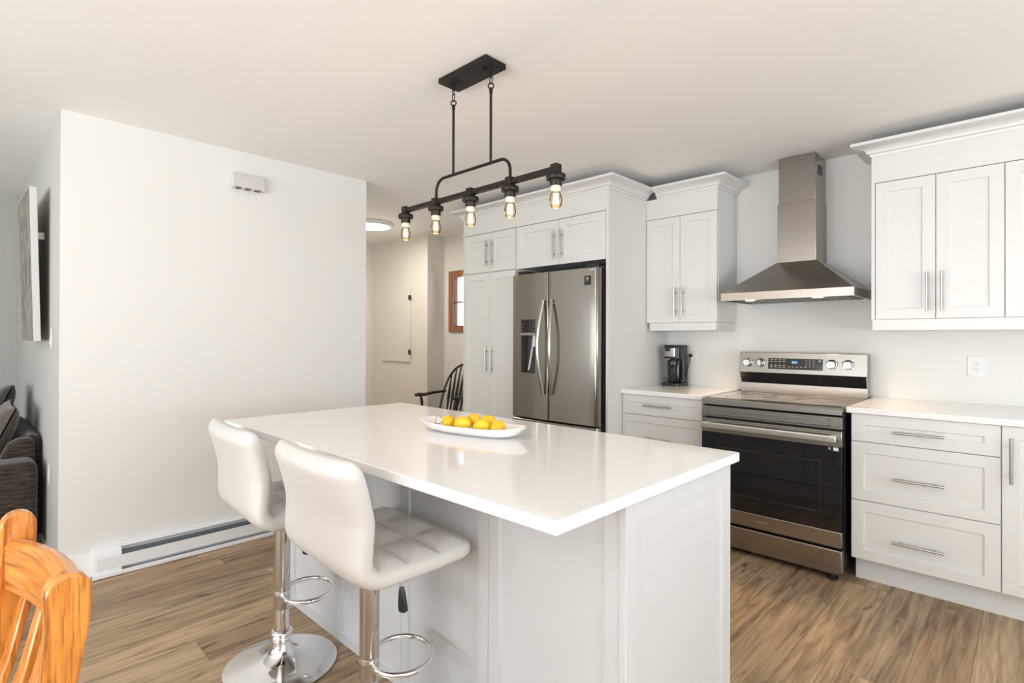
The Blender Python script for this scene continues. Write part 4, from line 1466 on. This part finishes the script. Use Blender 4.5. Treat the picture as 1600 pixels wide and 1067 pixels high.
# ------------------------------------------------------------------ living room: sofa, pillows, canvas
sf = thing('sofa', 'dark brown chenille sofa against the grey living room wall', 'sofa', (-4.80, -.08, 0))
# world coordinates: right arm outer face x=-4.0, back against y=.35
def cushion(x0, x1, y0, y1, z0, z1, name, par, mat=FABRIC, e=.045):
    return MB().box(x0, x1, y0, y1, z0, z1).build(name, mat, par, bevel=e, seg=5, smooth=180)


for (a, b_) in ((-4.24, -4.00), (-5.60, -5.36)):
    cushion(a, b_, -.56, .345, .09, .585, 'armrest', sf)
MB().prism([(.382, .10), (.382, .66), (.37, .69), (.335, .70), (.31, .685), (.30, .65), (.295, .10)], -5.36, -4.286, 'x').build('back', FABRIC, sf, smooth=60)
MB().prism([(.348, .10), (.348, .655), (.335, .688), (.27, .692), (.228, .660), (.202, .60), (.19, .10)], -4.285, -4.205, 'x').build('back_wing', FABRIC, sf, bevel=.02, seg=4, smooth=60)
cushion(-5.36, -4.29, -.52, .28, .10, .32, 'seat_base', sf)
for (a, b_) in ((-5.355, -4.822), (-4.818, -4.29)):
    cushion(a, b_, -.55, .28, .325, .47, 'seat_cushion', sf)
for x in (-5.5, -4.1):
    for y in (-.50, .28):
        MB().box(x - .03, x + .03, y - .03, y + .03, 0, .092).build('leg', DARKWOOD, sf, bevel=.003)


def pillow(name, label, loc, rot, s, mat):
    m = MB(); n2 = 20
    def P(u, v, side):
        x = (u - .5) * 2; y = (v - .5) * 2
        e = (1 - abs(x) ** 2.6) * (1 - abs(y) ** 2.6)
        pinch = 1 - .07 * (1 - abs(x) ** 2) * abs(y) ** 2
        pinch2 = 1 - .07 * (1 - abs(y) ** 2) * abs(x) ** 2
        return (x * s * pinch2, side * (.062 * max(e, 0) ** .5 + .004), y * s * pinch)
    m.grid(lambda u, v: P(u, v, 1), n2, n2).grid(lambda u, v: P(u, v, -1), n2, n2)
    o = m.build(name, mat, None, smooth=180)
    o.location = loc; o.rotation_euler = rot
    return tag(o, label, 'pillow')


pillow('throw_pillow', 'taupe throw pillow leaning in the corner of the brown sofa', (-4.525, .195, .680), (R(-22), R(3), 0), .205, PILLOW)
pillow('throw_pillow', 'darkest brown throw pillow standing behind the taupe one on the sofa', (-4.985, .195, .727), (R(-22), R(-4), 0), .245, PILLOWDK)

pc = thing('canvas_picture', 'large grey and white bark-patterned canvas leaning off the grey wall', 'picture', (-4.29, .385, 1.255))
# board leans: bottom 0.035 out, top 0.075 out from the wall
def cv(x, d, z): return (x, -d, z)
vs_ = []
for (x) in (-.34, .34):
    for (d0, d1, z) in ((.038, .069, 0), (.060, .091, .845)):
        vs_ += [cv(x, d0, z), cv(x, d1, z)]
fs = [(0, 1, 3, 2), (4, 6, 7, 5), (0, 4, 5, 1), (2, 3, 7, 6), (1, 5, 7, 3), (0, 2, 6, 4)]
MB().add(vs_, fs).build('canvas', CANVAS, pc, local=True, mats=[CANVAS_EDGE], face_mats=lambda p: 0 if p.normal.y < -.8 else 1)
MB().box(-.05, .05, -.052, -.0005, .60, .64).build('wall_hanger', NICKEL, pc, local=True)
